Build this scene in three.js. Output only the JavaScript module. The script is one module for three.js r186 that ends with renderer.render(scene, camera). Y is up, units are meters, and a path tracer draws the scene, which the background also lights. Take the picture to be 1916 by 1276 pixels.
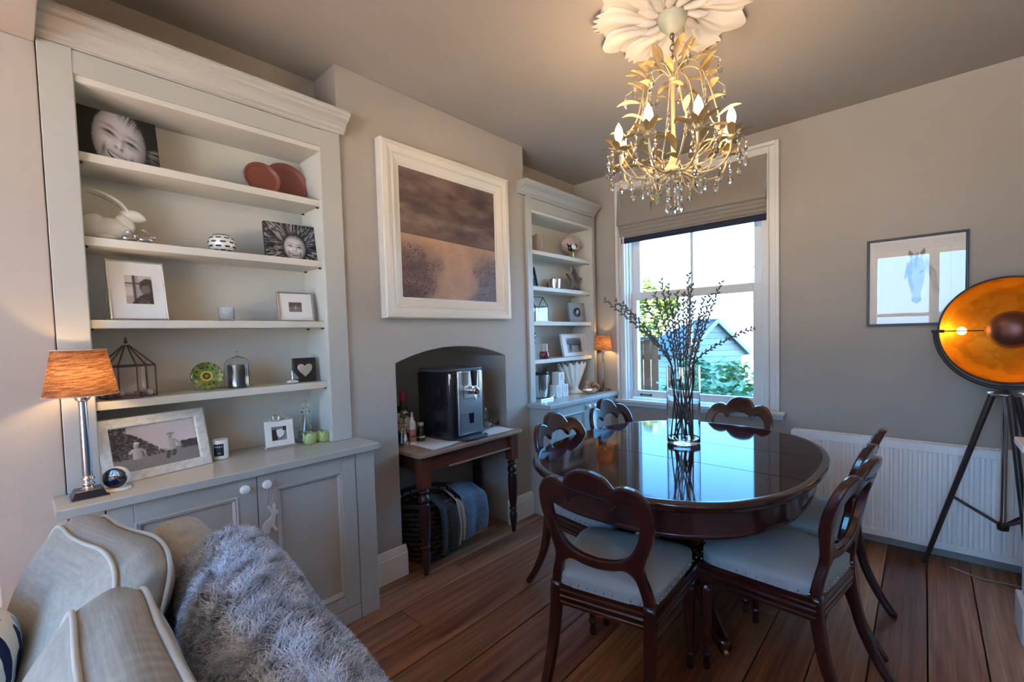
import * as THREE from 'three';
import { RoundedBoxGeometry } from 'three/addons/geometries/RoundedBoxGeometry.js';
import { mergeGeometries } from 'three/addons/utils/BufferGeometryUtils.js';

// ---------- camera ----------
const W = 1916, H = 1276, FOC = 844.5, PPX = 1016.46, PPY = 663.1;
const scene = new THREE.Scene();
const camera = new THREE.PerspectiveCamera((2 * Math.atan(H / 2 / FOC) * 180) / Math.PI, W / H, 0.02, 300);
camera.position.set(2.185, 1.3, 3.334);
camera.rotation.order = 'YXZ';
camera.rotation.set(-0.04336, 0.70242, -0.02444);
camera.setViewOffset(W, H, W / 2 - PPX, H / 2 - PPY, W, H);
camera.updateMatrixWorld(true);
scene.add(camera);

// ---------- sky ----------
{
  const w = 16, h = 128, d = new Float32Array(w * h * 4);
  const stops = [[-1, .4, .42, .42], [-.02, 1.0, 1.2, 1.4], [.02, 1.5, 2.5, 3.7], [.18, .75, 2.35, 4.7], [.45, .55, 2.0, 4.4], [1, .5, 1.7, 3.8]];
  for (let j = 0; j < h; j++) {
    const y = Math.sin(((j + .5) / h - .5) * Math.PI);
    let k = 0; while (k < stops.length - 2 && y > stops[k + 1][0]) k++;
    const a = stops[k], b = stops[k + 1], t = Math.min(1, Math.max(0, (y - a[0]) / (b[0] - a[0])));
    for (let i = 0; i < w; i++) { const o = (j * w + i) * 4; for (let c = 0; c < 3; c++) d[o + c] = a[c + 1] + (b[c + 1] - a[c + 1]) * t; d[o + 3] = 1; }
  }
  const t = new THREE.DataTexture(d, w, h, THREE.RGBAFormat, THREE.FloatType);
  t.mapping = THREE.EquirectangularReflectionMapping; t.magFilter = THREE.LinearFilter; t.needsUpdate = true;
  scene.background = t; scene.backgroundIntensity = .66;
}
// ---------- sun: stands over the street side, so it falls through the front window behind the camera and on the garden ----------
const sun = new THREE.DirectionalLight(new THREE.Color(1, .95, .87), 29);
sun.position.set(1.5 + 5, 11, 1 + 8); sun.target.position.set(1.5, 0, 1); sun.castShadow = true;
Object.assign(sun.shadow.camera, { left: -14, right: 14, top: 14, bottom: -14, near: .1, far: 60 }); sun.shadow.mapSize.set(2048, 2048);
scene.add(sun, sun.target);

const renderer = new THREE.WebGLRenderer({ antialias: true });
renderer.toneMapping = THREE.LinearToneMapping;
renderer.toneMappingExposure = 5.1;
renderer.shadowMap.enabled = true;

// ---------- helpers ----------
const { PI, sin, cos, abs, max, min, sqrt, pow, floor } = Math;
const V = (x, y, z) => new THREE.Vector3(x, y, z);
const mix = (a, b, t) => a + (b - a) * t, clamp = (x, a = 0, b = 1) => min(b, max(a, x)), smooth = (a, b, x) => { const t = clamp((x - a) / (b - a)); return t * t * (3 - 2 * t); };
function rng(s) { return () => { s |= 0; s = (s + 0x6d2b79f5) | 0; let t = Math.imul(s ^ (s >>> 15), 1 | s); t = (t + Math.imul(t ^ (t >>> 7), 61 | t)) ^ t; return ((t ^ (t >>> 14)) >>> 0) / 4294967296; }; }
const hash = (x, y, s) => { let h = (x * 374761393 + y * 668265263 + s * 2147483647) | 0; h = Math.imul(h ^ (h >>> 13), 1274126177); return ((h ^ (h >>> 16)) >>> 0) / 4294967296; };
function vnoise(x, y, px, py, s) { // value noise, periodic px by py cells
  const ix = floor(x), iy = floor(y), fx = x - ix, fy = y - iy, u = fx * fx * (3 - 2 * fx), v = fy * fy * (3 - 2 * fy), m = (a, n) => ((a % n) + n) % n;
  const h = (a, b) => hash(m(a, px), m(b, py), s);
  return mix(mix(h(ix, iy), h(ix + 1, iy), u), mix(h(ix, iy + 1), h(ix + 1, iy + 1), u), v);
}
const fbm = (u, v, n, s, oct = 4) => { let a = .5, t = 0, w = 0; for (let o = 0; o < oct; o++) { t += a * vnoise(u * n, v * n, n, n, s + o); w += a; n *= 2; a *= .5; } return t / w; };
// a pixel of the photograph gives a direction; the distance comes from the plane that the thing stands on or against
const dirOf = (u, v) => V((u - PPX) / FOC, -(v - PPY) / FOC, -1).applyQuaternion(camera.quaternion);
const onPlane = (ax, val, u, v) => { const d = dirOf(u, v), t = (val - camera.position[ax]) / d[ax]; return camera.position.clone().addScaledVector(d, t); };

function tex(w, h, fn, srgb = true) {
  const d = new Uint8Array(w * h * 4);
  for (let j = 0; j < h; j++) for (let i = 0; i < w; i++) { const c = fn(i / w, j / h), o = (j * w + i) * 4; d[o] = clamp(c[0], 0, 255); d[o + 1] = clamp(c[1], 0, 255); d[o + 2] = clamp(c[2], 0, 255); d[o + 3] = 255; }
  const t = new THREE.DataTexture(d, w, h); t.wrapS = t.wrapT = THREE.RepeatWrapping; t.magFilter = THREE.LinearFilter; t.minFilter = THREE.LinearMipmapLinearFilter; t.generateMipmaps = true;
  if (srgb) t.colorSpace = THREE.SRGBColorSpace; t.needsUpdate = true; return t;
}
const rep = (t, u, v) => { const c = t.clone(); c.repeat.set(u, v); c.needsUpdate = true; return c; };
function canvasTex(w, h, draw) { const c = document.createElement('canvas'); c.width = w; c.height = h; draw(c.getContext('2d'), w, h); const t = new THREE.CanvasTexture(c); t.colorSpace = THREE.SRGBColorSpace; t.magFilter = THREE.LinearFilter; return t; }
const C3 = (r, g, b) => new THREE.Color().setRGB(r, g, b);
const M = (r, g, b, rough = .6, o = {}) => new THREE.MeshPhysicalMaterial({ color: C3(r, g, b), roughness: rough, ...o });

// ---------- geometry helpers ----------
const clean = (g) => { let n = g.index ? g.toNonIndexed() : g; if (!n.attributes.normal) n.computeVertexNormals(); if (!n.attributes.uv) n.setAttribute('uv', new THREE.BufferAttribute(new Float32Array(n.attributes.position.count * 2), 2)); for (const k of Object.keys(n.attributes)) if (!['position', 'normal', 'uv'].includes(k)) n.deleteAttribute(k); n.morphAttributes = {}; return n; };
const merged = (gs) => (gs.length === 1 ? gs[0] : mergeGeometries(gs.map(clean)));
// uv in metres, v along the given axis
function uvm(g, along = 'y', du = 0, dv = 0) {
  g = g.index ? g.toNonIndexed() : g; const p = g.attributes.position, n = g.attributes.normal, uv = new Float32Array(p.count * 2), ax = 'xyz'.indexOf(along), o = [0, 1, 2].filter((k) => k !== ax);
  for (let i = 0; i < p.count; i++) {
    const P = [p.getX(i), p.getY(i), p.getZ(i)], N = [abs(n.getX(i)), abs(n.getY(i)), abs(n.getZ(i))];
    const k = N.indexOf(max(...N)); let u, v;
    if (k === ax) { u = P[o[0]]; v = P[o[1]]; } else { v = P[ax]; u = P[o[0] === k ? o[1] : o[0]]; }
    uv[2 * i] = u + du; uv[2 * i + 1] = v + dv;
  }
  g.setAttribute('uv', new THREE.BufferAttribute(uv, 2)); return g;
}
const bx = (x0, x1, y0, y1, z0, z1, r = .0025) => { const w = x1 - x0, h = y1 - y0, d = z1 - z0, q = min(r, w * .45, h * .45, d * .45), g = q > 0 ? new RoundedBoxGeometry(w, h, d, 1, q) : new THREE.BoxGeometry(w, h, d); return uvm(g.translate((x0 + x1) / 2, (y0 + y1) / 2, (z0 + z1) / 2)); };
const lathe = (pts, seg = 28) => new THREE.LatheGeometry(pts.map(([r, y]) => new THREE.Vector2(max(r, 1e-5), y)), seg);
// smooth lathe through control points
const latheS = (pts, seg = 28, n = 40) => lathe(new THREE.SplineCurve(pts.map(([r, y]) => new THREE.Vector2(r, y))).getPoints(n).map((p) => [p.x, p.y]), seg);
function extr(shape, depth, bevel = .002, seg = 12, bs = 1) { const g = new THREE.ExtrudeGeometry(shape, { depth: max(depth - 2 * bevel, 1e-4), bevelEnabled: bevel > 0, bevelThickness: bevel, bevelSize: bevel, bevelOffset: -bevel, bevelSegments: bs, curveSegments: seg }); return g.translate(0, 0, bevel); }
const poly = (pts) => new THREE.Shape(pts.map(([x, y]) => new THREE.Vector2(x, y)));
const spline = (pts, closed = false) => new THREE.CatmullRomCurve3(pts.map((p) => (p.isVector3 ? p : V(...p))), closed, 'centripetal');
// tapered, optionally squarish tube with caps along points; rad(t) -> radius or [across, deep]
function taper(pts, rad, seg = 16, rs = 8, sq = 2, upHint = null) {
  const c = pts.getPointAt ? pts : spline(pts), fr = c.computeFrenetFrames(seg, false), pos = [], idx = [], uv = [], L = c.getLength();
  for (let i = 0; i <= seg; i++) {
    const t = i / seg, p = c.getPointAt(t); let r = typeof rad === 'number' ? rad : rad(t); if (!Array.isArray(r)) r = [r, r];
    let N = fr.normals[i], B = fr.binormals[i];
    if (upHint) { const T = fr.tangents[i]; N = upHint.clone().addScaledVector(T, -upHint.dot(T)).normalize(); B = T.clone().cross(N); }
    for (let k = 0; k <= rs; k++) { const a = (k / rs) * 2 * PI, ca = cos(a), sa = sin(a), e = 2 / sq, x = Math.sign(ca) * pow(abs(ca), e) * r[0], y = Math.sign(sa) * pow(abs(sa), e) * r[1]; pos.push(p.x + N.x * x + B.x * y, p.y + N.y * x + B.y * y, p.z + N.z * x + B.z * y); uv.push(k / rs * .1, t * L); }
  }
  for (let i = 0; i < seg; i++) for (let k = 0; k < rs; k++) { const a = i * (rs + 1) + k, b = a + rs + 1; idx.push(a, a + 1, b, a + 1, b + 1, b); }
  for (const [row, flip] of [[0, 1], [seg, 0]]) { const p = c.getPointAt(row / seg), ci = pos.length / 3; pos.push(p.x, p.y, p.z); uv.push(0, 0); for (let k = 0; k < rs; k++) { const a = row * (rs + 1) + k; flip ? idx.push(ci, a + 1, a) : idx.push(ci, a, a + 1); } }
  const g = new THREE.BufferGeometry(); g.setAttribute('position', new THREE.Float32BufferAttribute(pos, 3)); g.setAttribute('uv', new THREE.Float32BufferAttribute(uv, 2)); g.setIndex(idx); g.computeVertexNormals();
  const n = g.attributes.normal; for (let i = 0; i <= seg; i++) { const a = i * (rs + 1), b = a + rs, x = n.getX(a) + n.getX(b), y = n.getY(a) + n.getY(b), z = n.getZ(a) + n.getZ(b), l = Math.hypot(x, y, z) || 1; n.setXYZ(a, x / l, y / l, z / l); n.setXYZ(b, x / l, y / l, z / l); }
  return g;
}
const rod = (a, b, r, rs = 8) => taper(new THREE.LineCurve3(V(...a), V(...b)), r, 1, rs);
// moulding rings: rectangle w x h in the xy plane facing +z; profile = [inset, height] from outside in
function frameGeo(w, h, prof) {
  const pos = [], uv = [], cor = (d, s) => [[-w / 2 + d, -h / 2 + d, s], [w / 2 - d, -h / 2 + d, s], [w / 2 - d, h / 2 - d, s], [-w / 2 + d, h / 2 - d, s]];
  for (let i = 0; i + 1 < prof.length; i++) { const A = cor(...prof[i]), B = cor(...prof[i + 1]); for (let k = 0; k < 4; k++) { const a = A[k], b = A[(k + 1) % 4], c = B[(k + 1) % 4], d = B[k]; const horiz = k % 2 === 0; for (const p of [a, b, c, a, c, d]) { pos.push(...p); uv.push(horiz ? p[1] : p[0], horiz ? p[0] : p[1]); } } }
  const g = new THREE.BufferGeometry(); g.setAttribute('position', new THREE.Float32BufferAttribute(pos, 3)); g.setAttribute('uv', new THREE.Float32BufferAttribute(uv, 2)); g.computeVertexNormals(); return g;
}
// profile [across, up] swept along a straight edge (extruded); returned with the profile in the xy plane, extruded along z
const prof = (pts, len) => uvm(extr(poly(pts), len, 0), 'z');
// grid surface from f(u,v) -> [x,y,z]
function grid(nu, nv, f, closedU = false) {
  const pos = [], uv = [], idx = [];
  for (let j = 0; j <= nv; j++) for (let i = 0; i <= nu; i++) { pos.push(...f(i / nu, j / nv)); uv.push(i / nu, j / nv); }
  for (let j = 0; j < nv; j++) for (let i = 0; i < nu; i++) { const a = j * (nu + 1) + i, b = a + nu + 1; idx.push(a, a + 1, b, a + 1, b + 1, b); }
  const g = new THREE.BufferGeometry(); g.setAttribute('position', new THREE.Float32BufferAttribute(pos, 3)); g.setAttribute('uv', new THREE.Float32BufferAttribute(uv, 2)); g.setIndex(idx); g.computeVertexNormals();
  if (closedU) { const n = g.attributes.normal; for (let j = 0; j <= nv; j++) { const a = j * (nu + 1), b = a + nu, v = V(n.getX(a) + n.getX(b), n.getY(a) + n.getY(b), n.getZ(a) + n.getZ(b)).normalize(); n.setXYZ(a, v.x, v.y, v.z); n.setXYZ(b, v.x, v.y, v.z); } }
  return g;
}
const warp = (g, f) => { const p = g.attributes.position; for (let i = 0; i < p.count; i++) { const q = f(p.getX(i), p.getY(i), p.getZ(i)); p.setXYZ(i, ...q); } if (g.index) g.computeVertexNormals(); else g.computeVertexNormals(); return g; };
const smoothWarp = (g, f) => { const e = 1e-4, p = g.attributes.position, n = g.attributes.normal; for (let i = 0; i < p.count; i++) { const P = V(p.getX(i), p.getY(i), p.getZ(i)), N = V(n.getX(i), n.getY(i), n.getZ(i)); const t = abs(N.y) < .9 ? V(0, 1, 0) : V(1, 0, 0), A = t.cross(N).normalize(), B = N.clone().cross(A); const F = (q) => V(...f(q.x, q.y, q.z)), q0 = F(P), qa = F(P.clone().addScaledVector(A, e)).sub(q0), qb = F(P.clone().addScaledVector(B, e)).sub(q0), nn = qa.cross(qb).normalize(); p.setXYZ(i, q0.x, q0.y, q0.z); n.setXYZ(i, nn.x, nn.y, nn.z); } return g; };

// ---------- scene graph helpers ----------
const used = {};
const numbered = (n) => { const k = (used[n] = (used[n] ?? -1) + 1); return k ? `${n}_${String(k).padStart(3, '0')}` : n; };
function obj(name, geo, material, parent = null, pos = null) {
  const m = new THREE.Mesh(Array.isArray(geo) ? merged(geo) : geo, material); m.castShadow = m.receiveShadow = true;
  m.name = parent ? name : numbered(name); (parent ?? scene).add(m); if (pos) m.position.set(...pos); return m;
}
const tag = (o, label, category, group, kind) => { Object.assign(o.userData, label && { label }, category && { category }, group && { group }, kind && { kind }); return o; };
function thing(name, label, category, pos = [0, 0, 0], turn = 0, group) { const g = new THREE.Group(); g.name = numbered(name); scene.add(g); g.position.set(...pos); g.rotation.y = turn; return tag(g, label, category, group); }
function struct(name) { const g = new THREE.Group(); g.name = name; scene.add(g); g.userData.kind = 'structure'; return g; }
const sub = (name, parent, pos = [0, 0, 0]) => { const g = new THREE.Group(); g.name = name; parent.add(g); g.position.set(...pos); return g; };
function copyOf(root, label, pos, turn, group) { const c = root.clone(); c.userData = { ...root.userData }; c.name = numbered(root.name.replace(/_\d{3}$/, '')); scene.add(c); if (pos) c.position.set(...pos); if (turn !== undefined) c.rotation.set(0, turn, 0); return tag(c, label, null, group); }
function lampAt(parent, p, color, cd, r = 1) { const l = new THREE.PointLight(color, cd, 0, 2); l.position.set(...p); l.castShadow = true; l.shadow.radius = r; parent.add(l); return l; }

// ---------- textures and materials ----------
const speck = tex(256, 256, (u, v) => { const n = 128 + 90 * (fbm(u, v, 32, 3, 3) - .5) + 60 * (fbm(u, v, 6, 9, 3) - .5); return [n, n, n]; }, false);
const plasterTint = tex(512, 512, (u, v) => { const n = 247 + 16 * (fbm(u, v, 4, 11, 5) - .5); return [n, n, n]; });
const wallM = (r, g, b, rough = .75) => M(r, g, b, rough, { map: rep(plasterTint, .5, .5), bumpMap: rep(speck, 4, 4), bumpScale: .0006 });
const weave = tex(128, 128, (u, v) => { const a = sin(u * 2 * PI * 16), b = sin(v * 2 * PI * 16), n = 128 + 60 * (a * b) + 60 * (fbm(u, v, 32, 5, 2) - .5); return [n, n, n]; }, false);
function woodTex(seed, dark, light, stretch = 10, knots = 0) {
  const R = rng(seed), ks = Array.from({ length: knots }, () => [R(), R(), .012 + .012 * R()]);
  return tex(512, 512, (u, v) => {
    let warpU = 0, kd = 0;
    for (const [a, b, s] of ks) { let du = u - a, dv = v - b; du -= Math.round(du); dv -= Math.round(dv); const q = (du * du) / (s * s) + (dv * dv) / (s * s * 7); warpU += s * 1.2 * Math.sign(du) * Math.exp(-q * .22); kd = max(kd, Math.exp(-q * 1.7)); }
    const x = u + warpU, broad = vnoise(x * 6 + 1.2 * vnoise(x * 3, v * 2, 3, 2, seed), v * 2, 6, 2, seed + 1), ringy = .5 + .5 * sin((x * 14 + 3.2 * vnoise(x * 4, v * 2, 4, 2, seed + 2)) * 2 * PI);
    const fine = vnoise(x * 128, v * stretch, 128, stretch, seed + 3) * .6 + vnoise(x * 256, v * stretch * 3, 256, stretch * 3, seed + 4) * .4;
    let t = clamp(.12 + .42 * broad + .28 * ringy * vnoise(u * 5, v * 3, 5, 3, seed + 7) + .42 * (fine - .35)); t *= 1 - .85 * kd;
    return [0, 1, 2].map((c) => mix(dark[c], light[c], t));
  });
}
const floorTex = [0, 1, 2].map((k) => woodTex(40 + k * 17, [[98, 50, 32], [112, 62, 40], [86, 42, 28]][k], [[240, 180, 130], [244, 194, 146], [226, 160, 114]][k], 8, 4));
const mahogTex = woodTex(7, [38, 14, 14], [66, 26, 24], 12, 0);
const pineTex = woodTex(91, [62, 25, 14], [150, 82, 48], 8, 2), pineTopTex = woodTex(93, [104, 76, 58], [196, 164, 134], 8, 3);
const whiteM = M(.78, .77, .73, .35), satinM = M(.74, .73, .7, .4);
const paintM = M(.43, .42, .38, .42), shelfM = M(.6, .575, .5, .45), worktopM = M(.43, .42, .38, .22), creamM = shelfM;
const mahogM = M(1, 1, 1, .22, { map: rep(mahogTex, 2.2, .9), clearcoat: .6, clearcoatRoughness: .12 });
const tableTopM = M(1, 1, 1, .06, { map: rep(mahogTex, 1.3, .6), ior: 1.45, specularIntensity: .19 });
const pineM = M(1, 1, 1, .4, { map: rep(pineTex, 2, 1) }), pineTopM = M(1, 1, 1, .55, { map: rep(pineTopTex, 1.6, .8) });
const chromeM = M(.75, .76, .78, .12, { metalness: 1 }), silverM = M(.72, .7, .66, .18, { metalness: 1 }), steelM = M(.6, .62, .65, .3, { metalness: 1 }), blackM = M(.012, .012, .014, .18, { clearcoat: .5 }), blackMatM = M(.02, .02, .022, .5), darkMetalM = M(.05, .042, .04, .35, { metalness: .7 }), bronzeM = M(.14, .09, .06, .4, { metalness: .8 }), goldM = M(.85, .62, .3, .25, { metalness: 1 });
const flip = (g) => { g = g.index ? g.toNonIndexed() : g; const p = g.attributes.position, n = g.attributes.normal; for (let i = 0; i < p.count; i += 3) for (const A of [p, n]) { const a = [A.getX(i + 1), A.getY(i + 1), A.getZ(i + 1)]; A.setXYZ(i + 1, A.getX(i + 2), A.getY(i + 2), A.getZ(i + 2)); A.setXYZ(i + 2, ...a); } return g; };
const glassM = M(1, 1, 1, .0, { transmission: 1, thickness: .004, ior: 1.5 }), paneM = M(1, 1, 1, 0, { transmission: 1, thickness: 0, ior: 1.5 });
const ceramicM = M(.8, .78, .74, .12, { clearcoat: .6 });
const paperM = M(.82, .81, .78, .8);

// ================= the room =================
const wallMat = wallM(.43, .382, .33), ceilMat = wallMat, breastMat = wallMat, alcoveMat = wallMat; // one paint throughout
{ // floorboards run towards the window
  const f = struct('floor'), R = rng(5);
  obj('subfloor', uvm(new THREE.BoxGeometry(4.2, .04, 6)).translate(1.4, -.06, 2.55), M(.03, .022, .018, .9), f);
  const mats = []; for (const t of floorTex) for (const tone of [1, .86, .7]) mats.push(M(tone, tone, tone, .36, { map: rep(t, 1.1, .42), clearcoat: .35, clearcoatRoughness: .25, bumpMap: rep(t, 1.1, .42), bumpScale: .0012 }));
  for (let i = 0; i < 22; i++) {
    const x1 = 2.205 + .1745 * (7 - i) - .0022, x0 = x1 - .1745 + .0044;
    if (x1 > 3.3 || x0 < -.43) continue;
    const cuts = [-.02, 1.05 + .9 * R() + (i % 2 ? 1.1 : 0), 5.3];
    for (let k = 0; k + 1 < cuts.length; k++) {
      const g = bx(x0, x1, -.03, -.0015 * R(), cuts[k] + .0012, cuts[k + 1] - .0012, .0022);
      obj('floorboard', uvm(g, 'z', R() * 7, R() * 7), mats[floor(R() * mats.length)], f);
    }
  }
}
{
  const c = struct('ceiling'); obj('ceiling_plaster', bx(-.5, 3.4, 2.63, 2.75, -.25, 5.45, 0), ceilMat, c);
  const wl = struct('wall_left');
  obj('alcove_wall', [bx(-.42, -.229, 0, 2.63, 0, .924, 0), bx(-.42, -.229, 0, 2.63, 2.256, 5.4, 0)], alcoveMat, wl);
  const nib = struct('wall_dividing');
  obj('wall_nib', bx(-.229, .018, 0, 2.27, 3.235, 3.39, .004), wallMat, nib);
  obj('beam', bx(-.229, 3.2, 2.27, 2.63, 3.235, 3.39, .004), wallMat, nib);
  // chimney breast with an arched opening
  const s = new THREE.Shape(); const a0 = -1.99, a1 = -1.155, pts = [];
  for (let i = 0; i <= 24; i++) { const t = i / 24; pts.push([mix(a0, a1, t), 1.165 + .078 * (1 - pow(abs(2 * t - 1), 2.1))]); }
  s.moveTo(-2.256, 0); s.lineTo(a0, 0); pts.forEach((p) => s.lineTo(...p)); s.lineTo(a1, 0); s.lineTo(-.924, 0); s.lineTo(-.924, 2.63); s.lineTo(-2.256, 2.63); s.closePath();
  const cb = struct('wall_chimney_breast');
  obj('chimney_face', uvm(extr(s, .42, .003).rotateY(PI / 2).translate(-.42, 0, 0)), breastMat, cb);
  obj('recess_back', bx(-.46, -.42, 0, 1.4, 1.1, 2.05, 0), wallMat, cb);
  const bb = struct('baseboard_chimney'), pf = [[0, 0], [.022, 0], [.022, .125], [.018, .132], [.018, .14], [.012, .15], [.006, .163], [0, .166]];
  obj('skirting', prof(pf, 2.236 - 1.972).translate(0, 0, 1.972), whiteM, bb); obj('skirting', prof(pf, 1.173 - .922).translate(0, 0, .922), whiteM, bb);
  const bw = struct('baseboard_window'); obj('skirting', prof(pf, 1.28).rotateY(-PI / 2).translate(1.5, 0, 0), whiteM, bw);
  // window wall
  const ws = poly([[-.45, 0], [3.4, 0], [3.4, 2.63], [-.45, 2.63]]), hole = new THREE.Path([[.275, .745], [1.375, .745], [1.375, 2.47], [.275, 2.47]].map((p) => new THREE.Vector2(...p))); ws.holes.push(hole);
  const ww = struct('wall_window'); obj('plaster', uvm(extr(ws, .25, 0).translate(0, 0, -.25)), wallMat, ww);
  const wr = struct('wall_right'); obj('plaster', bx(3.2, 3.4, 0, 2.63, 0, 5.4, 0), wallMat, wr);
  const bs = poly([[-.45, 0], [3.4, 0], [3.4, 2.63], [-.45, 2.63]]); bs.holes.push(new THREE.Path([[.8, .5], [3.05, .5], [3.05, 2.44], [.8, 2.44]].map((p) => new THREE.Vector2(...p))));
  const wb = struct('wall_back'); obj('plaster', uvm(extr(bs, .25, 0).translate(0, 0, 5.2)), wallMat, wb);
}
// ---------- sash window ----------
{
  const w = struct('window_1'), fr = M(.72, .71, .68, .38);
  const arch = (f) => [f(0, .014, .026), f(.014, .055, .018), f(.055, .078, .034)];
  obj('architrave', arch((a, b, d) => bx(1.368 + a, 1.368 + b, .748, 2.462 + b, 0, d, .004)), fr, w);
  obj('architrave', arch((a, b, d) => bx(.282 - b, .282 - a, .748, 2.462 + b, 0, d, .004)), fr, w);
  obj('architrave', arch((a, b, d) => bx(.282 - a, 1.368 + a, 2.462 + a, 2.462 + b, 0, d, .004)), fr, w);
  obj('window_board', [bx(.195, 1.482, .722, .748, -.12, .062, .006), bx(.21, 1.465, .69, .722, 0, .02, .003)], fr, w);
  obj('box_frame', [bx(.262, .288, .748, 2.47, -.2, -.005), bx(1.33, 1.385, .748, 2.47, -.2, -.005), bx(.262, 1.385, 2.44, 2.48, -.2, -.005), bx(.288, .3, .748, 2.47, -.06, -.04), bx(1.318, 1.33, .748, 2.47, -.06, -.04), bx(.262, 1.385, .70, .757, -.24, -.12)], fr, w);
  const sash = (name, x0, x1, y0, y1, z, top, bot, stile) => {
    const g = sub(name, w);
    obj('stile', bx(x0, x0 + stile, y0, y1, z - .04, z), fr, g); obj('stile', bx(x1 - stile, x1, y0, y1, z - .04, z), fr, g);
    obj('rail', bx(x0 + stile, x1 - stile, y1 - top, y1, z - .04, z), fr, g); obj('rail', bx(x0 + stile, x1 - stile, y0, y0 + bot, z - .04, z), fr, g);
    const m = .795; obj('glazing_bar', bx(m - .011, m + .011, y0 + bot, y1 - top, z - .035, z - .004), fr, g);
    for (const [a, b] of [[x0 + stile - .004, m - .008], [m + .008, x1 - stile + .004]]) obj('pane', bx(a, b, y0 + bot - .004, y1 - top + .004, z - .022, z - .018, 0), paneM, g);
    return g;
  };
  const lo = sash('lower_sash', .276, 1.322, .76, 1.632, -.066, .062, .055, .066);
  sash('upper_sash', .282, 1.322, 1.59, 2.46, -.115, .06, .045, .07);
  obj('sash_lift', [bx(.37, .47, .775, .785, -.067, -.06, .002), bx(.37, .38, .772, .79, -.068, -.052, .002), bx(.46, .47, .772, .79, -.068, -.052, .002), bx(.37, .47, .778, .784, -.056, -.05, .002)], darkMetalM, lo);
  obj('sash_lock', bx(.77, .82, 1.632, 1.648, -.1, -.07, .004), goldM, lo);
}
{ // roman blind
  const fab = M(.29, .26, .23, .9, { bumpMap: rep(weave, 9, 9), bumpScale: .0005 }), b = thing('roman_blind', 'taupe fabric roman blind with a navy hem, drawn half up in the sash window', 'blind', [0, 0, 0]);
  const strip = (y1, y0, z, bulge, x0 = .24, x1 = 1.372) => grid(24, 24, (u, v) => { const x = mix(x0, x1, u), t = min(1, v / .8), k = max(0, (v - .8) / .2) * PI, r = .011; return [x, mix(y1, y0 + r, t) - r * sin(k), z + bulge * smooth(.2, 1, t) - r * (1 - cos(k)) + .003 * sin(u * 9 + v * 2)]; });
  const thick = (g, d) => { const q = clean(g.clone()); const p = q.attributes.position; for (let i = 0; i < p.count; i++) p.setZ(i, p.getZ(i) - d); return [g, q]; };
  const fm = fab.clone(); fm.side = THREE.DoubleSide;
  obj('headrail', bx(.24, 1.372, 2.43, 2.465, 0, .04), fm, b);
  obj('main_drop', thick(strip(2.455, 2.174, .036, .03), .006), fm, b);
  [[2.26, 2.146, .024, .024], [2.23, 2.118, .016, .024], [2.2, 2.09, .008, .024], [2.17, 2.078, .0, .018]].forEach(([a, c, z, g]) => obj('fold', thick(strip(a, c, z, g, .247, 1.366), .005), fm, b));
  obj('hem', bx(.252, 1.372, 2.034, 2.078, .008, .022, .004), M(.012, .016, .05, .8), b);
  obj('cord', [taper([[.262, 2.42, .05], [.258, 1.8, .056], [.266, 1.2, .055], [.262, .64, .07]], .0022, 20, 6), taper([[.274, 2.42, .05], [.272, 1.8, .052], [.262, .64, .07]], .0022, 20, 6), lathe([[.001, .03], [.006, .024], [.008, .004], [.001, 0]], 10).translate(.262, .615, .07)], M(.45, .42, .38, .8), b);
}
{ // front window, behind the camera
  const w = struct('window_2'), fr = M(.72, .71, .68, .4);
  obj('box_frame', [bx(.8, .86, .5, 2.44, 5.22, 5.38), bx(2.99, 3.05, .5, 2.44, 5.22, 5.38), bx(.8, 3.05, 2.38, 2.44, 5.22, 5.38), bx(.8, 3.05, .5, .56, 5.14, 5.4)], fr, w);
  for (let k = 0; k < 3; k++) {
    const x0 = .865 + k * .71, x1 = x0 + .7, g = sub('sash', w);
    obj('stile', bx(x0, x0 + .05, .56, 2.38, 5.26, 5.31), fr, g); obj('stile', bx(x1 - .05, x1, .56, 2.38, 5.26, 5.31), fr, g);
    for (const y of [.56, 1.44, 2.33]) obj('rail', bx(x0 + .05, x1 - .05, y, y + .05, 5.26, 5.31), fr, g);
    obj('pane', bx(x0 + .045, x1 - .045, .605, 1.445, 5.283, 5.287, 0), paneM, g); obj('pane', bx(x0 + .045, x1 - .045, 1.485, 2.335, 5.283, 5.287, 0), paneM, g);
  }
  for (let k = 1; k < 3; k++) obj('mullion', bx(.85 + k * .71, .88 + k * .71, .56, 2.38, 5.24, 5.36), fr, w);
}
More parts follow.
